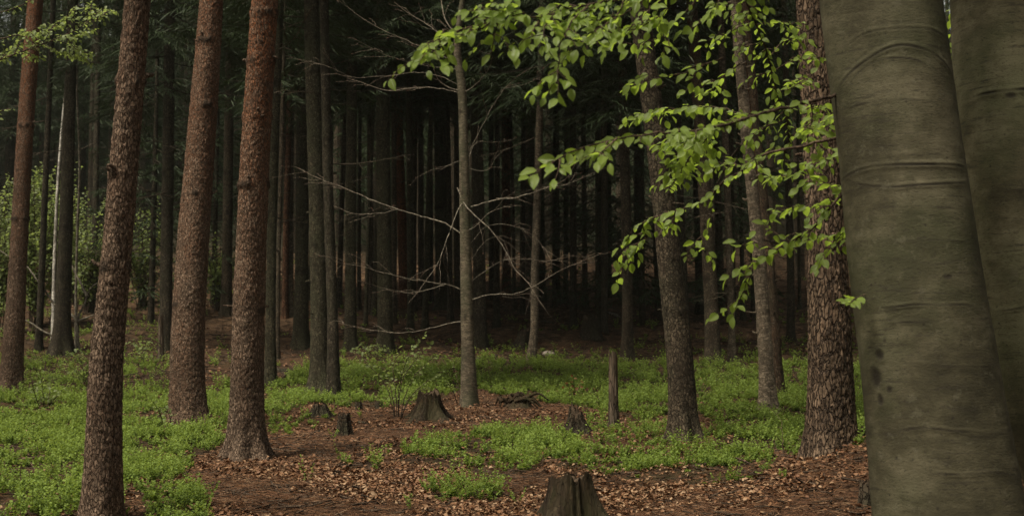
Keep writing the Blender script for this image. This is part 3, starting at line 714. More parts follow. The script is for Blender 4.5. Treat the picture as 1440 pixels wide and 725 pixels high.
bough(B1, b1, [
 ((4.4, 4.1), [(1230, -170), (1120, -70), (1000, -22), (900, -6), (830, 6), (735, 27), (650, 40), (598, 62)]),
 ((4.2, 4.0), [(740, 27), (700, 14), (660, 16)]), ((4.1, 4.0), [(648, 42), (618, 55), (592, 70)]), ((4.1, 4.0), [(690, 32), (662, 46), (642, 54)]), ((4.1, 4.0), [(612, 58), (600, 74), (588, 88)]), ((4.15, 4.05), [(725, 26), (712, 8), (690, 4)]), ((4.15, 4.05), [(780, 18), (765, 40), (768, 58)]), ((4.1, 4.0), [(625, 47), (608, 75), (602, 98)]),
 ((4.15, 4.1), [(700, 33), (695, 55), (690, 76)]), ((4.2, 4.1), [(760, 22), (750, 45), (747, 62)]), ((4.1, 4.1), [(665, 38), (645, 60), (640, 66)]),
 ((4.2, 4.0), [(830, 6), (805, 30), (790, 60), (784, 100), (785, 138)]), ((4.25, 4.1), [(885, -8), (860, 30), (832, 45), (823, 76)]),
 ((4.3, 4.5), [(960, -14), (930, 20), (895, 40), (850, 45)]), ((4.35, 4.7), [(1000, -22), (960, 20), (930, 50), (885, 70)]),
 ((4.6, 4.6), [(930, 50), (942, 60), (935, 76)]), ((4.3, 4.2), [(910, -6), (880, 20), (800, 32)]), ((4.4, 4.3), [(860, 46), (825, 32), (790, 18)]),
 ((4.5, 4.6), [(1020, 80), (950, 105), (915, 112), (882, 124)]), ((4.5, 4.5), [(1010, -20), (1000, 20), (978, 38), (962, 42)]), ((4.2, 4.2), [(850, 0), (820, 20), (775, 35)]), ((4.5, 4.4), [(930, 0), (900, 25), (870, 60)])],
 .043, 3, .007, 1.2, .025)
bough(B1, b1, [
 ((4.62, 4.0), [(1222, 122), (1150, 140), (1100, 152), (1050, 166), (1000, 180), (950, 186), (900, 190), (850, 200), (800, 215), (745, 248)]),
 ((4.8, 5.6), [(1060, 164), (1000, 150), (950, 154), (900, 162)]), ((4.9, 6.2), [(1010, 178), (975, 215), (955, 245), (941, 266)]),
 ((4.1, 4.0), [(868, 194), (850, 210), (840, 226)]), ((5.2, 5.6), [(1040, 90), (1010, 112), (1000, 128), (984, 132)]), ((5, 6.0), [(1030, 170), (985, 195), (965, 230), (950, 240)]),
 ((5, 6.0), [(990, 182), (960, 200), (945, 205)])],
 .045, 4, .007, .85, .026)
bough(B1, b1, [
 ((4.62, 4.9), [(1225, 225), (1158, 303), (1141, 321), (1121, 334), (1072, 362), (1045, 375), (1022, 390)]),
 ((4.9, 4.9), [(1060, 368), (1042, 415), (1029, 428), (999, 447)]), ((4.65, 4.7), [(1225, 285), (1175, 340), (1152, 364)]),
 ((4.65, 5.0), [(1225, 235), (1171, 276), (1135, 291), (1090, 294)]), ((4.8, 4.9), [(1090, 350), (1055, 340), (1035, 350)]), ((4.8, 4.9), [(1110, 338), (1085, 325), (1070, 310)]), ((4.75, 5.1), [(1225, 262), (1180, 262), (1150, 255), (1115, 268)]), ((4.75, 5.0), [(1225, 318), (1175, 330), (1150, 332), (1115, 350)]), ((4.75, 5.1), [(1222, 190), (1175, 192), (1130, 178)])],
 .042, 5, .006, .8, .025)
bough(B1, b1, [
 ((4.65, 5.3), [(1225, 180), (1130, 205), (1065, 222), (1045, 240), (1019, 253), (999, 276), (969, 291), (936, 299), (903, 316), (908, 332), (890, 352), (868, 396)]),
 ((5.1, 5.2), [(1002, 275), (998, 310), (986, 338), (981, 352)]), ((5.0, 5.0), [(1060, 225), (1080, 245), (1095, 270)]), ((5.1, 5.2), [(960, 293), (945, 310), (938, 322)]), ((5, 5.2), [(1050, 235), (1025, 230), (1000, 240)])],
 .040, 6, .006, .85, .024)
bough(B1, b1, [
 ((4.9, 5.6), [(1150, -200), (1060, -70), (1050, 0), (1064, 35), (1081, 82), (1089, 120), (1105, 160), (1110, 200)]),
 ((5.7, 5.8), [(1064, 35), (1095, 30), (1130, 45)]), ((5.7, 5.8), [(1081, 82), (1100, 60), (1140, 60)]), ((5.7, 5.8), [(1089, 100), (1130, 80), (1163, 88)]),
 ((5.3, 5.5), [(1050, 0), (1022, 8), (1005, 5)]), ((5.4, 5.5), [(1055, 12), (1040, 22), (1030, 30)]), ((5.4, 5.6), [(1062, 30), (1020, 48), (997, 70)]), ((5.6, 5.6), [(1075, 60), (1040, 70), (1035, 88)]),
 ((5.2, 5.3), [(1140, 145), (1143, 165), (1135, 190), (1140, 215)]), ((4.7, 5.2), [(1222, 150), (1170, 165), (1150, 185)]), ((4.7, 5.4), [(1225, 205), (1160, 225), (1120, 245), (1082, 250)]),
 ((5.5, 5.6), [(1100, 170), (1060, 190), (1052, 215)]), ((5.5, 5.6), [(1115, 200), (1085, 215), (1060, 225)]), ((5.5, 5.7), [(1095, 130), (1120, 120), (1140, 105)]), ((5.6, 5.7), [(1085, 100), (1068, 105), (1060, 118)]), ((5.3, 5.5), [(1110, 190), (1140, 195), (1165, 215)]), ((5.3, 5.5), [(1100, 150), (1130, 155), (1160, 145)])],
 .037, 7, .006, 1.2, .023)
bough(B1, b1, [((4.55, 4.36), [(1222, 410), (1201, 421), (1193, 426)])], .035, 8, .002, 0, .02)
for q, tw in enumerate([((6.5, 6.5), [(1400, -20), (1345, 15), (1337, 60), (1338, 95)]), ((6.6, 6.6), [(1390, 215), (1358, 232), (1355, 278)]), ((6.6, 6.6), [(1410, 330), (1372, 345), (1374, 395)])]):
    bough(B2, b2, [tw], .05, 9+q, .006, .5)

# ------------------------------------------------------------------ branchy young beech in the middle
yt, ya, yr = axis_from_px([(660, 571, 23), (658, 480, 19), (656, 400, 17), (654, 300, 15.5), (652, 200, 14), (649, 120, 12.5), (643, 70, 10), (650, 0, 7)], 8.5)
YB = thing('beech_sapling', yt, 'slender pale grey young beech with many bare white arching branches in the middle', 'tree')
mb = MB(); trunk(mb, ya-yt, yr, 5, 'beech', 28, .03, 21, .35, 4, [(.95, .01), (1.5, .012), (2.3, .01), (3.2, .015), (3.4, .012)], None, 0)
mb.build('trunk', M['sapling'], YB)
def ybranch(px, w, seed, bud=.5, spread=None):
    rg = np.random.default_rng(seed+500); n0 = len(px)
    zoff = (rg.uniform(-.9, .9) if spread is None else spread)*np.linspace(0, 1, n0)**1.2*min(1, n0/4)
    P = np.array([pt(x, y, yt[1]+z) for (x, y), z in zip(px, zoff)])-yt
    # start exactly inside the trunk
    L = np.sum(np.linalg.norm(np.diff(P, axis=0), axis=1)); n = max(8, int(L/.05)); Q = smooth_poly(P, n)
    Q[1:] += np.cumsum(rg.normal(0, .0055, (n-1, 3)), 0)*np.linspace(1, .3, n-1)[:, None]
    m = MB(); r0 = w*.25*pxm(yt[1]); rr = np.linspace(r0, r0*.28, n)
    tip = np.linspace(0, 1, n)**2
    tube(m, Q, rr, 6, tone=.75, orange=np.r_[np.repeat(tip, 6)*.4, .4])
    T = unit(np.gradient(Q, axis=0))
    for q in range(int(L/.19)):
        i = rg.integers(int(n*.25), n-1); sd = rg.normal(0, 1, 3); sd[2] = abs(sd[2])*.4; l = rg.uniform(.08, .42)
        d = unit(T[i]*.9+unit(sd)*.6); k = 5
        tw = Q[i]+d*np.linspace(0, l, k)[:, None]+np.cumsum(rg.normal(0, .011, (k, 3)), 0)+np.array([0, 0, -.25*l])*np.linspace(0, 1, k)[:, None]**2
        tube(m, tw, np.linspace(.0019, .0009, k), 4, tone=.3, orange=np.full(k*4+1, .3))
        for b in range(3):
            bp = tw[rg.integers(1, k)]; tube(m, [bp, bp+d*.008+rg.normal(0, .003, 3), bp+d*.018], [.0012, .0026, .0006], 4, tone=.2, orange=1.)
    m.build('branch', M['palebranch'], YB)
for i, (w, px) in enumerate([
 (5.5, [(643, 72), (634, 40), (624, 22), (619, 0), (617, -40)]), (3.2, [(645, 80), (632, 60), (619, 47), (600, 33), (577, 19), (556, 3)]), (2.0, [(612, 42), (598, 38), (583, 28), (577, 20)]),
 (4.6, [(648, 128), (628, 122), (617, 113), (610, 97)]), (2.4, [(652, 130), (672, 115), (688, 95), (692, 80)]), (3.0, [(649, 130), (621, 124), (575, 123), (545, 126), (515, 117), (488, 110)]),
 (2.2, [(649, 122), (620, 106), (590, 102), (540, 107), (490, 107), (473, 98), (418, 83)]), (2.0, [(646, 100), (583, 90), (540, 78), (494, 53)]), (2.0, [(645, 86), (573, 62), (520, 35), (473, 0)]),
 (2.2, [(655, 222), (673, 188), (690, 155), (712, 124), (731, 105)]), (1.7, [(712, 124), (740, 118), (762, 108)]), (2.2, [(654, 232), (660, 220), (672, 199), (690, 200), (716, 197)]), (1.9, [(653, 226), (635, 232), (617, 240)]),
 (2.2, [(655, 236), (687, 238), (699, 219), (713, 208)]), (4.6, [(654, 333), (623, 312), (594, 304), (557, 294), (535, 286), (500, 272), (455, 255), (418, 237)]), (2.4, [(560, 294), (530, 297), (497, 298), (468, 288)]),
 (3.6, [(655, 293), (690, 284), (722, 277), (763, 263), (797, 248), (812, 222)]), (2.2, [(763, 263), (800, 258), (848, 239)]), (4.4, [(643, 264), (652, 283), (681, 312), (706, 346), (722, 375), (743, 399), (767, 434)]),
 (3.0, [(654, 280), (646, 292), (635, 321), (614, 375), (598, 397), (575, 426)]), (2.4, [(655, 326), (664, 319), (685, 300), (720, 287)]), (3.6, [(657, 402), (668, 393), (685, 379), (706, 366), (735, 363), (774, 367), (805, 360)]),
 (2.8, [(657, 424), (689, 415), (722, 414), (747, 403), (788, 379), (846, 355)]), (3.4, [(656, 408), (625, 399), (594, 397), (540, 386), (500, 374), (470, 368)]), (2.4, [(625, 401), (581, 410), (540, 403), (505, 394)]),
 (2.8, [(656, 450), (631, 454), (602, 463), (573, 467), (540, 466), (500, 460), (476, 454)]), (1.8, [(655, 350), (689, 316), (722, 317), (759, 341), (768, 360)]), (1.6, [(656, 375), (690, 335), (702, 332), (716, 346)])]):
    ybranch(px, w, i)

# ------------------------------------------------------------------ stumps, snags, logs
def stump(name, label, px, py, w, hpx, seed, flare=.6, jag=.15, mat_='stump', group=None, taper=.85, lobes=5, cat='stump', lean=0., flare_h=.12, point=0.):
    b = hit(px, min(py, 719)) if py < 722 else None
    if b is None:
        b = axis_from_px([(px, py, w), (px, py-20, w)], 3)[0]
    k = pxm(b[1]); r = w/2*k; h = hpx*k
    rg = np.random.default_rng(seed)
    t = thing(name, b, label, cat, group)
    nth = 120; nz = 56
    th = np.arange(nth)*2*math.pi/nth; u = np.linspace(-.25, 1, nz)
    TH, U = np.meshgrid(th, u); SS = U*h
    lob = .5+.5*np.cos(lobes*TH+seed+1.1*np.cos(TH+seed*2))
    topz = h*(1+jag*((fbm(np.cos(TH)*1.6+seed, np.sin(TH)*1.6, 0*TH, seed, 3)*2-1)*.9+(fbm(np.cos(TH)*3.7+seed, np.sin(TH)*3.7, 0*TH, seed+3, 4)*2-1)*1.0)-point*np.clip(np.cos(TH-seed), -1, 1)*.5)
    Z = np.where(U > 0, U*topz, SS)
    RR = r*(1-(1-taper)*np.clip(U, 0, 1))*(1+flare*np.exp(-np.maximum(SS, -.06)/flare_h)*(.25+1.0*lob**1.6))
    cx, cy = np.cos(TH), np.sin(TH)
    RR = RR*(1+.10*(fbm(cx*3.2, cy*3.2, SS*1.5, seed+1, 3)-.5))+r*.22*(fbm(cx*5, cy*5, SS*1.2, seed+2, 3)-.5)+r*.20*(fbm(cx*13, cy*13, SS*2.5, seed+7, 3)-.5)+r*.05*(fbm(cx*20, cy*20, SS*40, seed+4, 2)-.5)
    V = np.stack([cx*RR+lean*Z, cy*RR, Z], -1)
    m = MB(); m.add(V.reshape(-1, 3), grid_faces(nz, nth, True), None, tone=fbm(cx*8, cy*8, SS*3, seed+6, 3).ravel(), orange=(np.clip(U, 0, 1)*.5*vn(cx*5, cy*5, SS*2, seed)).ravel())
    m.build('bark', M[mat_], t)
    # broken / cut top: rings shrinking inward with a rough surface
    m = MB(); rings = []
    for q, f in enumerate((.985, .8, .6, .4, .2, .02)):
        x = V[-1, :, 0]*f+(1-f)*lean*h; y = V[-1, :, 1]*f
        z = Z[-1]*(f)+(1-f)*h*.97-.012-.5*r*(1-f)*(jag)+.12*r*(fbm(x*30, y*30, 0*x, seed, 2)-.5)
        rings.append(np.stack([x, y, z], -1))
    m.add(np.concatenate(rings), grid_faces(6, nth, True), None, tone=.5)
    m.build('broken_top', M['cut'], t)
    return t
stump('tree_stump', 'largest mid-ground stump, brown and cut flat with a spreading root, left of the young beech', 603, 590, 32, 38, 3, 1.5, .22, taper=.86, lobes=4, flare_h=.10)
stump('tree_stump', 'dark mossy stump at the bottom edge amid pale dead leaves', 800, 733, 56, 60, 8, 1.0, .20, taper=.88, lobes=4, flare_h=.15)
stump('tree_stump', 'small upright dark stump on bare soil right of the low rotten lump', 483, 611, 17, 30, 12, .5, .12, 'dark', taper=.85)
stump('tree_stump', 'low rotten dark lump of a stump at the foot of the mossy blotched spruce', 450, 586, 24, 17, 17, .8, .3, 'dark', taper=.6)
stump('tree_stump', 'pointed broken stump with a slanting back, left of the big leaning spruce', 813, 614, 27, 36, 24, 1.1, .25, 'dark', taper=.5, lean=-.1, point=.5)
stump('tree_stump', 'tiny dark stump in the green, left one of two behind the thin shrub', 504, 576, 9, 11, 31, .4, .2, 'dark')
stump('tree_stump', 'tiny dark stump in the green nearest to the thin shrub', 533, 575, 10, 10, 33, .4, .2, 'dark')
stump('tree_stump', 'mossy round stump in the dark slope behind the bilberry', 830, 474, 26, 28, 37, .4, .25, 'dark', taper=.75)
stump('tree_stump', 'dark tilted stump by the crooked kinked spruce', 733, 490, 20, 26, 39, .8, .3, 'dark', taper=.6, lean=.2)
stump('tree_stump', 'small black stump against the foot of the big beech', 1222, 712, 26, 34, 41, .3, .2, 'dark', taper=.8)
stump('dead_snag', 'grey broken post of dead wood with splintered tip in the bilberry', 863, 602, 14, 103, 45, .3, .07, 'deadwood', taper=.82, point=.10, cat='snag')
stump('dead_snag', 'short grey snag leaning on the dark spruce between the pines', 226, 507, 8, 62, 47, .3, .1, 'deadwood', taper=.85, cat='snag', lean=-.02)
def log(name, label, p0, p1, w, seed, mat_='deadwood', cat='log', lift=.3):
    a, b = hit(*p0), hit(*p1); mid = (a+b)/2; r = w/2*pxm(mid[1])
    n = 14; P = a+(b-a)*np.linspace(0, 1, n)[:, None]; P[:, 2] = ground(P[:, 0], P[:, 1])+r*lift
    rg = np.random.default_rng(seed); P += rg.normal(0, r*.12, (n, 3))
    m = MB(); tube(m, P-mid, r*np.linspace(1, .7, n)*(1+rg.normal(0, .08, n)), 10, tone=.4)
    o = m.build(name, M[mat_]); o.location = mid
    return tag(o, label, cat)
log('fallen_log', 'rotten dark log lying on the slope beside the slim grey-green spruce', (385, 521), (412, 524), 9, 1, 'dark')
log('fallen_log', 'thin fallen log behind the young beech on the brown slope', (668, 508), (698, 502), 6, 2)
log('fallen_branch', 'pale broken orange-brown branch lying on the dark slope by the round stump', (846, 440), (872, 447), 5, 3, 'palebranch', 'branch')
log('fallen_log', 'dark log lying across the shaded slope right of the crooked spruce', (760, 454), (786, 452), 6, 4, 'deadwood')
log('fallen_branch', 'long bare stick on the dead leaves at the bottom left', (330, 722), (400, 706), 4, 5, 'twig', 'branch', 1.)
log('fallen_branch', 'thin stick in the brown litter right of the orange-topped pine', (318, 690), (362, 699), 4, 6, 'twig', 'branch', 1.)
log('fallen_branch', 'dark root-like stick beside the small upright stump', (488, 594), (520, 596), 5, 7, 'dark', 'branch', .6)
# root plate
b = hit(735, 574); k = pxm(b[1])
m = MB(); rg = np.random.default_rng(5)
for q in range(26):
    x0 = rg.uniform(-30, 8)*k; e = np.array([rg.uniform(-12, 34), rg.uniform(-10, 10), rg.uniform(-5, 2)])*k
    p0 = np.array([x0, rg.uniform(-.12, .12), rg.uniform(.03, .13)])
    tube(m, smooth_poly([p0, p0+e*.5+[0, 0, .04], p0+e-[0, 0, .04]], 7), np.linspace(.022, .007, 7), 6, tone=rg.random(), orange=.4)
th = np.linspace(0, 2*math.pi, 33)[:-1]; rr = np.linspace(1, 0, 12)
V = np.array([[math.cos(a)*f*28*k-6*k, math.sin(a)*f*.22, .13*(1-f*f)*(.6+.8*vn(np.array(math.cos(a)*f*4), np.array(math.sin(a)*f*4), np.array(0.), 3))-.03] for f in rr for a in th])
m.add(V, grid_faces(12, 32, True), None, tone=.2, orange=.3)
o = m.build('root_plate', M['stump']); o.location = b; tag(o, 'low dark tangle of torn roots right of the young beech foot', 'roots')
# flat stone
m = MB(); b = hit(771, 500); k = pxm(b[1])
th = np.arange(20)*2*math.pi/20; ph = np.linspace(-1.2, 1.5, 9)
TH, PH = np.meshgrid(th, ph); rr = 1+.35*(vn(np.cos(TH)*2, np.sin(TH)*2, PH, 4)-.5)
m.add(np.stack([np.cos(TH)*np.cos(PH)*9*k*rr, np.sin(TH)*np.cos(PH)*7*k*rr, np.sin(PH)*4.5*k*rr+.03], -1).reshape(-1, 3), grid_faces(9, 20, True), None)
o = m.build('stone', M['stone']); o.location = b; tag(o, 'pale flat stone on the brown slope right of the kinked spruce', 'stone')

# ------------------------------------------------------------------ shrubs and saplings
def shrub(name, label, px, py, stems, leaf, seed, lm='youngleaf', group=None, cat='shrub', r=.006, sub=.6, spacing=.05, tmpl=None, start=.45, sm='twig', spread=.5, droop=.3):
    b = hit(px, py); t = thing(name, b, label, cat, group)
    rg = np.random.default_rng(seed); ml = MB()
    mw = MB()
    for q, s in enumerate(stems):
        dz = rg.uniform(-spread, spread)
        P = np.array([pt(x, y, b[1]+dz*i/max(1, len(s)-1)) for i, (x, y) in enumerate(s)])-b
        if q == 0 or abs(s[0][1]-py) < 8: P[0, 2] = ground(P[0, 0]+b[0], P[0, 1]+b[1])-b[2]-.03
        leafy(mw, ml, P, leaf, spacing, r, rg, start=start, sub=sub, tmpl=tmpl or LEAF_S, face=.4, droop=droop)
    mw.build('stem', M[sm], t); ml.build('foliage', M[lm], t)
    return t
shrub('leafy_shrub', 'thin many-stemmed shrub with pale young leaves beside the flat-cut stump', 560, 588,
  [[(560, 588), (562, 540), (575, 500), (597, 470)], [(558, 588), (556, 545), (553, 515), (560, 490)], [(562, 588), (572, 550), (590, 520), (612, 500)], [(556, 588), (546, 550), (530, 525), (505, 505)], [(560, 588), (566, 535), (585, 505), (605, 485)], [(561, 588), (580, 555), (602, 535), (622, 522)], [(557, 588), (548, 540), (540, 518), (522, 512)], [(563, 588), (575, 560), (590, 548), (600, 545)]],
  .046, 3, spacing=.05, start=.5, sub=.6)
shrub('leafy_shrub', 'thin twiggy seedling at the left foot of the young beech', 645, 568, [[(647, 568), (645, 545), (640, 520), (632, 500)], [(646, 568), (650, 540), (652, 515)], [(645, 568), (637, 550), (628, 535)]], .022, 4, r=.005, spacing=.08, start=.6, sub=.2)
shrub('leafy_shrub', 'bright yellow-green seedling cluster in front of the stout dim spruce', 517, 503, [[(517, 503), (515, 490), (508, 480)], [(518, 503), (522, 488), (530, 482)], [(515, 503), (505, 492), (496, 488)], [(520, 503), (528, 494), (540, 490)]], .075, 5, spacing=.07, start=.3, sub=1.)
shrub('leafy_shrub', 'leafy seedling in front of the stout dark trunk at far left', 118, 545, [[(118, 545), (116, 515), (108, 495)], [(120, 545), (128, 515), (140, 500)], [(117, 545), (105, 520), (92, 512)], [(119, 545), (122, 505), (118, 485)]], .06, 6, spacing=.05, sub=1.2, start=.25)
shrub('leafy_shrub', 'low leafy twigs stretching over the foot of the reddish pine', 232, 603, [[(232, 603), (245, 585), (262, 572), (290, 575)], [(230, 603), (225, 580), (215, 565)], [(233, 603), (240, 590), (232, 570)], [(231, 603), (215, 590), (200, 585)]], .035, 7, spacing=.045, sub=.8, start=.3)
shrub('leafy_shrub', 'small leafy seedling on the slope between the grey-brown and reddish pines', 200, 512, [[(200, 512), (196, 490), (188, 478)], [(201, 512), (206, 488), (214, 474)], [(200, 512), (202, 492), (200, 478)]], .065, 21, spacing=.05, sub=1.2, start=.25)
shrub('leafy_shrub', 'thin upright seedlings in the lawn right of the leftmost pine foot', 62, 572, [[(62, 572), (60, 545), (56, 520)], [(66, 572), (70, 548), (74, 528)], [(58, 572), (48, 550), (44, 530)], [(64, 572), (84, 552), (96, 538)]], .05, 22, spacing=.045, sub=.9, start=.2)
shrub('beech_seedling', 'tiny seedling with dry reddish leaves behind the broken post', 808, 560, [[(808, 560), (808, 545), (806, 530)], [(809, 560), (814, 545), (818, 536)], [(808, 560), (802, 548), (798, 540)]], .05, 8, 'reddish', spacing=.05, sub=.5)
shrub('beech_seedling', 'single thin bare seedling on the bank left of the furrowed brown pine', 1103, 644, [[(1103, 644), (1100, 615), (1098, 590), (1085, 575)], [(1102, 630), (1096, 618), (1090, 612)]], .022, 9, 'bilberry', spacing=.06, start=.6, sub=.1, r=.004)
shrub('crooked_sapling', 'crooked pale bare sapling with a long arm reaching left, right of the stout dark trunk', 111, 492,
  [[(111, 492), (109, 468), (108, 452), (98, 440), (80, 432), (68, 415), (52, 393), (38, 375), (15, 362), (-10, 345)], [(108, 454), (112, 440), (120, 425), (122, 415), (128, 404), (136, 398)], [(110, 452), (118, 448), (128, 444), (136, 441)], [(105, 490), (85, 478), (60, 465), (40, 452), (14, 446)], [(122, 416), (112, 395), (102, 375), (97, 355)]],
  .03, 10, 'youngleaf', cat='sapling', r=.03, sm='palebranch', spacing=.35, sub=.05, start=.6, spread=.3)
shrub('leafy_shrub', 'pale leaf spray of a small bush reaching in before the leftmost pine', -12, 520, [[(-12, 520), (-8, 470), (5, 430), (40, 418)], [(-12, 520), (-10, 480), (0, 462), (22, 458)], [(-12, 520), (-14, 460), (2, 425), (25, 432)]], .05, 11, spacing=.05, sub=1.0, start=.4)
# big blurred spray, top left: a young beech standing outside the frame
b = hit(-60, 600)
t = thing('beech_sapling', b, 'young beech left of the frame whose pale green leafy spray crosses the orange pine top', 'tree')
m = MB(); Pst = np.array([pt(-60, 600, b[1]), pt(-62, 400, b[1]), pt(-58, 200, b[1]), pt(-55, 0, b[1]), pt(-50, -200, b[1])])-b; Pst[0, 2] = -.2
tube(m, smooth_poly(Pst, 30), np.linspace(.05, .02, 30), 10, tone=.5); m.build('trunk', M['palebranch'], t)
rg = np.random.default_rng(12)
for s in ([(-58, 110), (0, 84), (60, 62), (110, 40), (150, 8)], [(-56, 30), (-10, 20), (20, 12), (45, 0)], [(-57, 170), (-20, 170), (5, 155), (18, 153)], [(-57, 60), (0, 55), (30, 50), (60, 78)]):
    mw = MB(); ml = MB()
    P = np.array([pt(x, y, b[1]-.1*i) for i, (x, y) in enumerate(s)])-b
    leafy(mw, ml, P, .042, .05, .012, rg, start=.35, sub=.2, tmpl=LEAF_S)
    if s[0][1] == 110:
        for e in ([(60, 62), (80, 72), (115, 82), (125, 90)], [(60, 62), (70, 45), (85, 28), (110, 15)], [(85, 52), (110, 50), (135, 40)], [(110, 40), (125, 22), (130, 0)], [(30, 72), (45, 78), (52, 84)], [(20, 76), (28, 60), (35, 45)], [(100, 45), (95, 25), (112, 5)], [(0, 84), (8, 70), (5, 60)], [(40, 70), (55, 55), (60, 35)], [(90, 50), (105, 68), (120, 75)], [(120, 35), (140, 25), (155, 12)], [(75, 57), (95, 62), (100, 72)], [(60, 62), (45, 48), (35, 50)], [(10, 80), (-5, 75), (-15, 60)]):
            leafy(mw, ml, np.array([pt(x, y, b[1]+rg.uniform(-.4, .3)) for x, y in e])-b, .046, .032, .004, rg, start=.1, sub=1.5, tmpl=LEAF_S)
    o = mw.build('branch', M['twig'], t); ml.build('foliage', M['youngleaf'], o)
# sunlit bushes in the gap at far left
BG = 'sunlit bushes in the clearing at far left'
def bush(label, px, py, w, h, seed, leaf=.085):
    b = hit(px, py); k = pxm(b[1]); t = thing('hazel_bush', b, label, 'bush', BG)
    rg = np.random.default_rng(seed); mw = MB(); ml = MB(); ww, hh = w*k, h*k
    for q in range(24):
        e = np.array([rg.uniform(-.5, .5)*ww, rg.uniform(-.4, .4)*ww, hh*rg.uniform(.45, 1)])
        P = smooth_poly([[rg.normal(0, .06), rg.normal(0, .06), -.05], e*[.35, .35, .55]+rg.normal(0, .05, 3), e], 8)
        leafy(mw, ml, P, leaf, .07, .012, rg, start=.15, sub=1.1, tmpl=LEAF_S)
    mw.build('stem', M['twig'], t); ml.build('foliage', M['youngleaf'], t)
bush('sunlit bush at the left frame edge behind the leftmost pine', -6, 470, 90, 215, 1)
bush('tall sunlit bush between the leftmost pine and the slim dark trunk', 48, 462, 75, 225, 2)
bush('sunlit bush behind the white birch stem', 80, 452, 70, 235, 3)
bush('lower sunlit bush between the stout dark trunk and the grey-brown pine', 122, 440, 75, 150, 4)
bush('dim bush in the gap right of the grey-brown pine', 200, 432, 85, 150, 5)
bush('tall sunlit bush farther back, showing over the crooked sapling', 104, 425, 80, 160, 7)
bush('sunlit bush farthest back at the left, between the pine and the birch stem', 28, 430, 80, 210, 8)
bush('low dim bush in the gap between the two reddish pines', 305, 436, 50, 110, 6)

# ------------------------------------------------------------------ ground sheet
def axis_steps(parts):
    r = []
    for a, b, s in parts: r.append(np.arange(a, b-1e-6, s))
    return np.r_[np.concatenate(r), parts[-1][1]]
xs = axis_steps([(-140, -30, 5), (-30, -13, .6), (-13, -5.5, .12), (-5.5, 5.5, .05), (5.5, 13, .12), (13, 30, .6), (30, 140, 5)])
ys = axis_steps([(-60, 2, 2), (2, 6, .15), (6, 14, .05), (14, 30, .14), (30, 46, .22), (46, 60, .5), (60, 220, 4)])
GX, GY = np.meshgrid(xs, ys)
GZ = ground(GX, GY)+.03*(fbm(GX*9, GY*9, 0*GX, 21, 3)-.5)*sst(3, 6, GY)*sst(30, 20, GY)
POLY = [
 (1.0, [(-5, 562), (60, 554), (120, 558), (235, 580), (240, 602), (300, 612), (318, 628), (275, 650), (250, 680), (185, 690), (165, 730), (-5, 730)]),
 (.55, [(-5, 520), (0, 470), (60, 440), (170, 440), (245, 450), (240, 520), (235, 562), (120, 547), (-5, 547)]),
 (.6, [(-5, 545), (120, 545), (235, 560), (235, 582), (120, 560), (-5, 564)]),
 (.9, [(286, 545), (332, 545), (325, 610), (288, 604)]),
 (.9, [(372, 590), (372, 550), (440, 518), (560, 508), (642, 507), (662, 552), (620, 566), (560, 578), (500, 578), (440, 570), (400, 588)]),
 (1.0, [(640, 504), (900, 500), (1240, 502), (1240, 640), (1200, 634), (1130, 645), (1060, 645), (1010, 640), (1005, 600), (990, 590), (930, 590), (900, 600), (840, 582), (760, 570), (690, 558), (650, 545)]),
 (.9, [(468, 668), (480, 654), (530, 658), (530, 672)]),
 (1.0, [(540, 655), (590, 632), (640, 618), (720, 606), (780, 610), (820, 634), (900, 646), (990, 640), (1060, 640), (1100, 655), (1060, 680), (1000, 692), (930, 685), (860, 680), (760, 658), (740, 672), (690, 680), (640, 660), (590, 660)]),
 (1.0, [(600, 700), (640, 685), (705, 692), (700, 712), (620, 712)]), (1.0, [(200, 698), (240, 686), (285, 694), (292, 730), (200, 730)]), (.8, [(372, 568), (402, 585), (392, 602), (375, 605)]),
 (.7, [(296, 503), (332, 503), (332, 520), (296, 520)]), (.2, [(640, 488), (760, 480), (1200, 490), (1200, 505), (640, 507)]), (.5, [(470, 482), (540, 478), (640, 495), (640, 510), (470, 512)]),
 (.25, [(820, 590), (1000, 610), (1000, 645), (830, 630)]), (.3, [(380, 600), (470, 580), (470, 600), (380, 622)])]
def inside(px, py, poly):
    r = np.zeros(px.shape, bool); n = len(poly)
    for i in range(n):
        (x1, y1), (x2, y2) = poly[i], poly[(i+1) % n]
        if y1 == y2: continue
        c = ((y1 > py) != (y2 > py)) & (px < (x2-x1)*(py-y1)/(y2-y1)+x1)
        r ^= c
    return r
def green_mask(x, y, z):
    px, py = proj(x, y, z)
    px = px+18*(fbm(x*1.7, y*1.7, 0*x, 31, 3)-.5); py = py+4+9*(fbm(x*1.7+9, y*1.7, 0*x, 33, 3)-.5)*np.clip(10/np.maximum(y, 5), .4, 1.3)
    px = np.clip(px, 2, 1235); py = np.clip(py, 0, 722)
    d = np.zeros(px.shape)
    for w, p in POLY: d = np.maximum(d, w*inside(px, py, p))
    return d
gm = green_mask(GX, GY, GZ)
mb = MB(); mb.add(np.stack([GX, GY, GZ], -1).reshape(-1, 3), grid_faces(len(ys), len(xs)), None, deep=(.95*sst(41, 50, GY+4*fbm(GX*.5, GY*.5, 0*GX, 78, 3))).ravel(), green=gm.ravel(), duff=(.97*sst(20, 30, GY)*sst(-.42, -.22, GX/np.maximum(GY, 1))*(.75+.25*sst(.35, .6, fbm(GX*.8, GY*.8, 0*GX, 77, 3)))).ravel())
tag(mb.build('forest_floor', M['ground']), kind='structure')

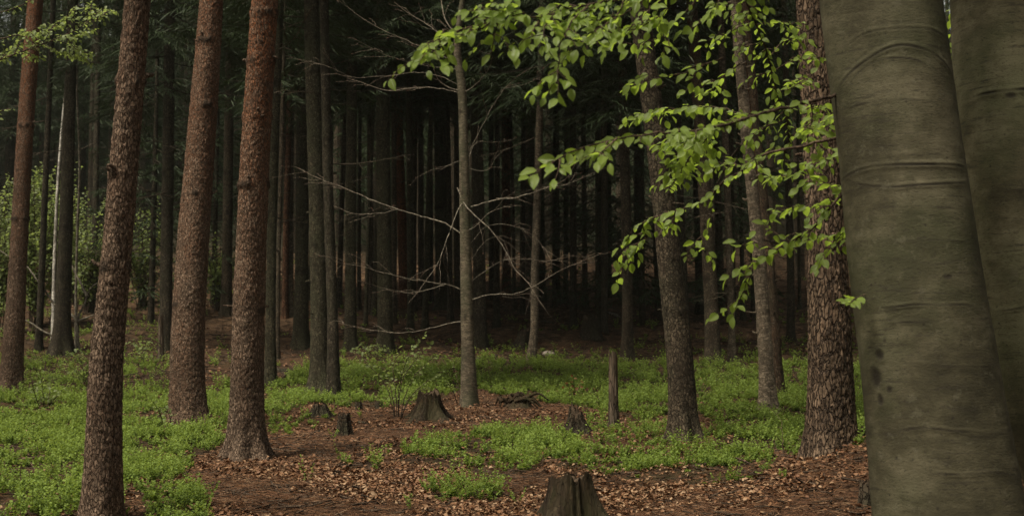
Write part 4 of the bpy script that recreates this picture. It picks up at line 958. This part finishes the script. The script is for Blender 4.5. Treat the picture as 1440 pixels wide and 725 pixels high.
# ------------------------------------------------------------------ ground cover (uncountable)
def cushion(x, y, c, seed):
    i0, j0 = np.floor(x/c), np.floor(y/c); d = np.full(x.shape, 9.); t = np.zeros(x.shape)
    for a in (-1, 0, 1):
        for b_ in (-1, 0, 1):
            i, j = i0+a, j0+b_; z = np.zeros_like(i)
            e = np.hypot((i+h3(i, j, z, seed))*c-x, (j+h3(i, j, z+1, seed))*c-y)/(c*(.45+.4*h3(i, j, z+2, seed)))
            t = np.where(e < d, h3(i, j, z+3, seed), t); d = np.minimum(d, e)
    return d, t
def cover_points(n, y0, y1, pad=1.15):
    y = np.sqrt(rng.uniform(y0*y0, y1*y1, n)); x = rng.uniform(-1, 1, n)*.37*y*pad
    return x, y
mb = MB(); stem = MB()
nt_ = 0
for (y0, y1, dens, nl, ls) in ((5.5, 9, 400, 33, .017), (9, 13, 320, 30, .019), (13, 18, 190, 24, .023), (18, 24, 110, 21, .028), (24, 44, 22, 16, .036)):
    area = .37*1.15*(y1*y1-y0*y0); n = int(area*dens)
    x, y = cover_points(n, y0, y1); z = ground(x, y)
    g = green_mask(x, y, z); cl = .45*fbm(x*1.8, y*1.8, 0*x, 51, 2)+.55*fbm(x*4.5, y*4.5, 0*x, 57, 2)
    keep = rng.random(n) < np.clip(g*sst(.415, .50, cl)*1.2+.012*sst(.55, .7, cl)+(y > 23)*.35*sst(.52, .62, fbm(x*.5, y*.5, 0*x, 91, 3))*sst(46, 30, y), 0, 1)
    x, y, z, cl = x[keep], y[keep], z[keep], cl[keep]; n = len(x)
    cd, ct_ = cushion(x+.12*(fbm(x*4, y*4, 0*x, 61, 2)-.5), y, .34, 63)
    dome = np.sqrt(np.clip(1-cd**2, 0, 1))
    k2 = rng.random(n) < np.where(cd < 1, 1, .42); x, y, z, cl, dome, ct_ = x[k2], y[k2], z[k2], cl[k2], dome[k2], ct_[k2]; n = len(x)
    hgt = (.022+.125*dome*(.45+.8*ct_)*sst(.40, .50, cl))*(1+.5*sst(14, 24, y))*rng.uniform(.55, 1.25, n)
    ns = 3; kl = nl//ns                                    # upright leaning stems with ranked leaves
    la = rng.uniform(0, 6.283, (n, ns)); lt = rng.uniform(.1, .75, (n, ns))
    sd_ = np.stack([np.cos(la)*lt, np.sin(la)*lt, np.ones_like(la)], -1); sd_ = sd_/np.linalg.norm(sd_, axis=-1, keepdims=True)
    sl = hgt[:, None]*rng.uniform(.6, 1.15, (n, ns))
    f = np.linspace(.3, 1, kl)[None, None]+rng.normal(0, .03, (n, ns, kl))
    b0 = np.stack([x, y, z-.01], -1)[:, None, None]
    P = b0+sd_[:, :, None]*(sl[:, :, None]*f)[..., None]
    sa = la[..., None]+1.57+np.where(np.arange(kl) % 2, 0, math.pi)[None, None]+rng.normal(0, .5, (n, ns, kl))
    D = np.stack([np.cos(sa), np.sin(sa), .25+rng.normal(0, .25, sa.shape)], -1)+sd_[:, :, None]*.6*f[..., None]
    P = P.reshape(-1, 3); D = D.reshape(-1, 3); f = f.ravel(); a = sa.ravel()
    X, Y, Z = frames(D, np.repeat(sd_, kl, 1).reshape(-1, 3)+rng.normal(0, .3, (a.size, 3)))
    sz = ls*rng.uniform(.75, 1.25, a.size)*1.2*(1.15-.35*f)
    tn = np.clip(np.repeat(rng.random(n*ns), kl)*.35+rng.random(a.size)*.15+.9*(f-.55)+np.repeat(dome*.7+ct_*.5-.6, ns*kl)*.45, 0, 1)   # young tip leaves are paler; clump tops lightened, edges darkened as if shaded
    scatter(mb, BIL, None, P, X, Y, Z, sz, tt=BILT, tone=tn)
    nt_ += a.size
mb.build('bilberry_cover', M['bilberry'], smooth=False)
tag(bpy.data.objects['bilberry_cover'], 'bright green low bilberry carpet spread in patches over the forest floor', 'ground cover', kind='stuff')
# fallen leaves
DL = leaf_template(4, (-1, 0, 1), .34, .0, .0, 0)
def litter(name, label, y0, y1, dens, size, low, gmax, seed):
    r2 = np.random.default_rng(seed); area = .37*1.12*(y1*y1-y0*y0); n = int(area*dens)
    x, y = cover_points(n, y0, y1); z = ground(x, y)
    px, py = proj(x, y, z); g = green_mask(x, y, z)
    cl = fbm(x*1.3, y*1.3, 0*x, 71, 3)
    hot = np.exp(-((px-900)/190)**2-((py-690)/35)**2)*1.6+np.exp(-((px-480)/260)**2-((py-705)/40)**2)*.8+np.exp(-((px-700)/200)**2-((py-600)/30)**2)*.5+np.exp(-((px-880)/90)**2-((py-625)/25)**2)*.6
    keep = r2.random(n) < np.clip((low+hot)*sst(.3, .65, cl)*np.where(g > .5, .25, 1), 0, 1)
    x, y, z = x[keep], y[keep], z[keep]; n = len(x)
    a = r2.uniform(0, 6.283, n); D = np.stack([np.cos(a), np.sin(a), r2.normal(0, .28, n)], 1)
    X, Y, Z = frames(D, np.array([0, 0, 1.])+r2.normal(0, .38, (n, 3)))
    # curl every leaf differently
    tv = np.repeat(DL[0][None], n, 0).copy(); c1 = r2.normal(.1, .5, (n, 1)); c2 = r2.normal(.25, .5, (n, 1))
    tv[..., 2] += c1*(tv[..., 0]-.5)**2*1.2+c2*np.abs(tv[..., 1])*1.1+r2.normal(0, .02, tv.shape[:2])
    P = np.stack([x, y, z+.012+np.abs(r2.normal(0, .01, n))], 1)
    m = MB(); scatter(m, tv, DL[1], P, X, Y, Z, size*r2.uniform(.6, 1.2, n), tone=np.clip((r2.beta(2, 2, n)+.22*np.minimum(hot[keep], 1))*np.where(y > 22, .85, 1), 0, 1))  # light put into leaf tone: paler lit patches, darker far slope
    return m
m1 = litter('', '', 5.5, 10.5, 2300, .029, .30, 0, 1); m2 = litter('', '', 10.5, 22, 560, .036, .36, 0, 2)
m3 = litter('', '', 22, 46, 40, .065, .5, 0, 4)
for m2 in (m2, m3): m1.add(np.concatenate(m2.v), np.concatenate(m2.q), None, tone=np.concatenate(m2.a['tone']))
tag(m1.build('leaf_litter', M['litter']), 'brown and tan dead beech leaves strewn over the soil', 'leaf litter', kind='stuff')
# twigs and needles
m = MB()
for (y0, y1, dens) in ((5.5, 11, 330), (11, 20, 90), (20, 44, 30)):
    n = int(.37*1.1*(y1*y1-y0*y0)*dens); x, y = cover_points(n, y0, y1); z = ground(x, y)+.008
    a = rng.uniform(0, 6.283, n); D = np.stack([np.cos(a), np.sin(a), rng.normal(0, .12, n)], 1)
    X, Y, Z = frames(D, np.array([0, 0, 1.])+rng.normal(0, .3, (n, 3)))
    ln = (rng.exponential(.05, n)+.03)*(1+3*(y > 20)); ln = np.minimum(ln, .3+.7*(y > 20)); th = np.clip(ln*.05, .002, .014)
    box = np.array([[-.5, -.5, -.5], [-.5, .5, -.5], [-.5, 0, .5], [.5, -.4, -.4], [.5, .4, -.4], [.5, 0, .4]])
    scatter(m, box, [[0, 1, 4, 3], [1, 2, 5, 4], [2, 0, 3, 5]], np.stack([x, y, z], 1), X, Y, Z, np.stack([ln, th, th], 1), tone=rng.random(n))
tag(m.build('twig_litter', M['twig']), 'small dry twigs scattered on the forest floor', 'twigs', kind='stuff')

m = MB()
for (y0, y1, dens, wd_) in ((5.5, 10, 1500, .0022), (10, 18, 420, .0034)):
    n = int(.37*1.1*(y1*y1-y0*y0)*dens); x, y = cover_points(n, y0, y1); z = ground(x, y)
    k_ = rng.random(n) < 1-.8*(green_mask(x, y, z) > .5); x, y, z = x[k_], y[k_], z[k_]; n = len(x)
    a = rng.uniform(0, 6.283, n); D = np.stack([np.cos(a), np.sin(a), rng.normal(0, .2, n)], 1)
    X, Y, Z = frames(D, np.array([0, 0, 1.])+rng.normal(0, .4, (n, 3)))
    ln = rng.uniform(.03, .085, n)
    scatter(m, box, [[0, 1, 4, 3], [1, 2, 5, 4], [2, 0, 3, 5]], np.stack([x, y, z+rng.uniform(.004, .02, n)], 1), X, Y, Z, np.stack([ln, np.full(n, wd_), np.full(n, wd_)], 1), tone=np.clip(rng.beta(1.5, 2, n), 0, 1))
tag(m.build('needle_litter', M['litter']), 'rusty brown dry pine needles covering the bare soil', 'needle litter', kind='stuff')

# ------------------------------------------------------------------ the far wood as one mass
mbc, wd = spruce_crown(90, 13, 2.7, whorl=.6, per=5, twig=.2, rib=(.25, .030), dens=1.1)
cv = np.concatenate(mbc.v); cq = np.concatenate(mbc.q); ct = np.concatenate(mbc.a['tone'])
mc = MB(); mt = MB(); r3 = np.random.default_rng(17)
placed = 0
spots = []
while len(spots) < 400:
    y = r3.uniform(38, 90); x = r3.uniform(-60, 60)
    if any((x-a)**2+(y-b)**2 < 4.6 for a, b in spots): continue
    if x < -.20*y and y < 50: continue
    if y < 46 and r3.random() < .4: continue
    spots.append((x, y))
ring = []
while len(ring) < 210:   # unseen ring of trees round the clearing, added to block low skylight
    x = r3.uniform(-34, 34); y = r3.uniform(-24, 46)
    if abs(x) < .40*y+4.5 or ((x+1)/12.)**2+((y-5)/19.)**2 < 1: continue
    if x < 0 and 22 < y < 60 and x > -24: continue
    if any((x-a)**2+(y-b)**2 < 9 for a, b in ring): continue
    ring.append((x, y))
spots += ring
for i in range(75): spots.append((r3.uniform(-38, -11), r3.uniform(50, 74)))
for x, y in spots:
    z = float(ground(x, y)); s = r3.uniform(.9, 1.35); a = r3.uniform(0, 6.28)
    cz = (r3.uniform(.3, 1.8) if x > -.2*y or y > 62 else r3.uniform(3, 5)) if y > 46 else r3.uniform(3.5, 5.5)
    Rz = np.array([[math.cos(a), -math.sin(a), 0], [math.sin(a), math.cos(a), 0], [0, 0, 1]])
    mc.add(cv@Rz.T*s+[x, y, z+cz], cq, None, tone=ct)
    tube(mt, np.array([[x, y, z-.3], [x, y, z+5], [x, y, z+cz+12*s]]), [r3.uniform(.12, .2), .13, .02], 8, tone=r3.random(), orange=.0)
n0 = sum(len(q) for q in mc.q); mc.add(np.concatenate(mt.v), np.concatenate(mt.q), np.concatenate(mt.t), tone=.4)
o = mc.build('far_wood', M['spruce_needle'], smooth=False); o.data.materials.append(M['spruce'])
idx = np.ones(len(o.data.polygons), np.int32); idx[:n0] = 0; o.data.polygons.foreach_set('material_index', idx)
tag(o, 'dense dark spruce wood closing off the slope behind the near trunks', 'forest', kind='stuff')

# ------------------------------------------------------------------ faint haze added to lift the dark of the wood
m = MB(); lo, hi = np.array([-146., -66., -4.]), np.array([146., 226., 84.])
V = np.array([[x, y, z] for z in (0, 1) for y in (0, 1) for x in (0, 1)])*(hi-lo)+lo
m.add(V, [[0, 2, 3, 1], [4, 5, 7, 6], [0, 1, 5, 4], [2, 6, 7, 3], [0, 4, 6, 2], [1, 3, 7, 5]])
hm, hnt = mat('haze_air'); vo = hnt.nodes.new('ShaderNodeVolumePrincipled'); ou = hnt.nodes.new('ShaderNodeOutputMaterial')
vo.inputs['Color'].default_value = (.86, .90, .80, 1); vo.inputs['Density'].default_value = .0004; vo.inputs['Anisotropy'].default_value = .2
hnt.links.new(vo.outputs[0], ou.inputs['Volume'])
tag(m.build('haze', hm, smooth=False), 'thin added haze lifting the dark between the trunks', 'haze', kind='stuff')

# ------------------------------------------------------------------ light, sky, camera
SUN_EL, SUN_AZ = R(61), R(230)      # azimuth clockwise from +Y: behind the camera, to the left
w = bpy.data.worlds.new('World'); S.world = w; w.use_nodes = True
nt = w.node_tree; bgn = nt.nodes['Background']
sky = nt.nodes.new('ShaderNodeTexSky'); sky.sky_type = 'NISHITA'; sky.sun_disc = False
sky.sun_elevation = SUN_EL; sky.sun_rotation = SUN_AZ; sky.air_density = .6; sky.dust_density = 1.5; sky.ozone_density = .3
hs = nt.nodes.new('ShaderNodeHueSaturation'); hs.inputs['Saturation'].default_value = .35
nt.links.new(sky.outputs[0], hs.inputs['Color']); wm = nt.nodes.new('ShaderNodeMix'); wm.data_type = 'RGBA'; wm.blend_type = 'MULTIPLY'; wm.inputs[0].default_value = 1; wm.inputs[7].default_value = (1, .93, .76, 1)
nt.links.new(hs.outputs[0], wm.inputs[6]); nt.links.new(wm.outputs[2], bgn.inputs[0]); bgn.inputs[1].default_value = .05
sd = bpy.data.lights.new('sun', 'SUN'); sd.energy = 1.5; sd.angle = R(20); sd.color = (1, .92, .74)
so = bpy.data.objects.new('sun', sd); COL.objects.link(so)
so.rotation_euler = (math.pi/2-SUN_EL, 0, math.pi-SUN_AZ+0)
from mathutils import Vector
dv = Vector((math.sin(SUN_AZ)*math.cos(SUN_EL), math.cos(SUN_AZ)*math.cos(SUN_EL), math.sin(SUN_EL)))
so.rotation_euler = dv.to_track_quat('Z', 'Y').to_euler(); so.location = dv*60
cam = bpy.data.cameras.new('camera'); co = bpy.data.objects.new('camera', cam); COL.objects.link(co)
cam.sensor_width = 36; cam.lens = 50; cam.clip_end = 1000; cam.clip_start = .05
co.location = (0, 0, CAMZ); co.rotation_euler = (math.pi/2+PITCH, 0, 0)
cam.dof.use_dof = True; cam.dof.focus_distance = 9.0; cam.dof.aperture_fstop = 6.3
S.camera = co
S.view_settings.view_transform = 'Standard'; S.view_settings.look = 'None'; S.view_settings.gamma = 1
S.view_settings.exposure = 1.82
S.render.engine = 'CYCLES'
S.cycles.max_bounces = 5; S.cycles.diffuse_bounces = 3; S.cycles.glossy_bounces = 2; S.cycles.transmission_bounces = 3
S.cycles.use_denoising = True; S.cycles.sample_clamp_indirect = 4
print('bilberry leaves', nt_)
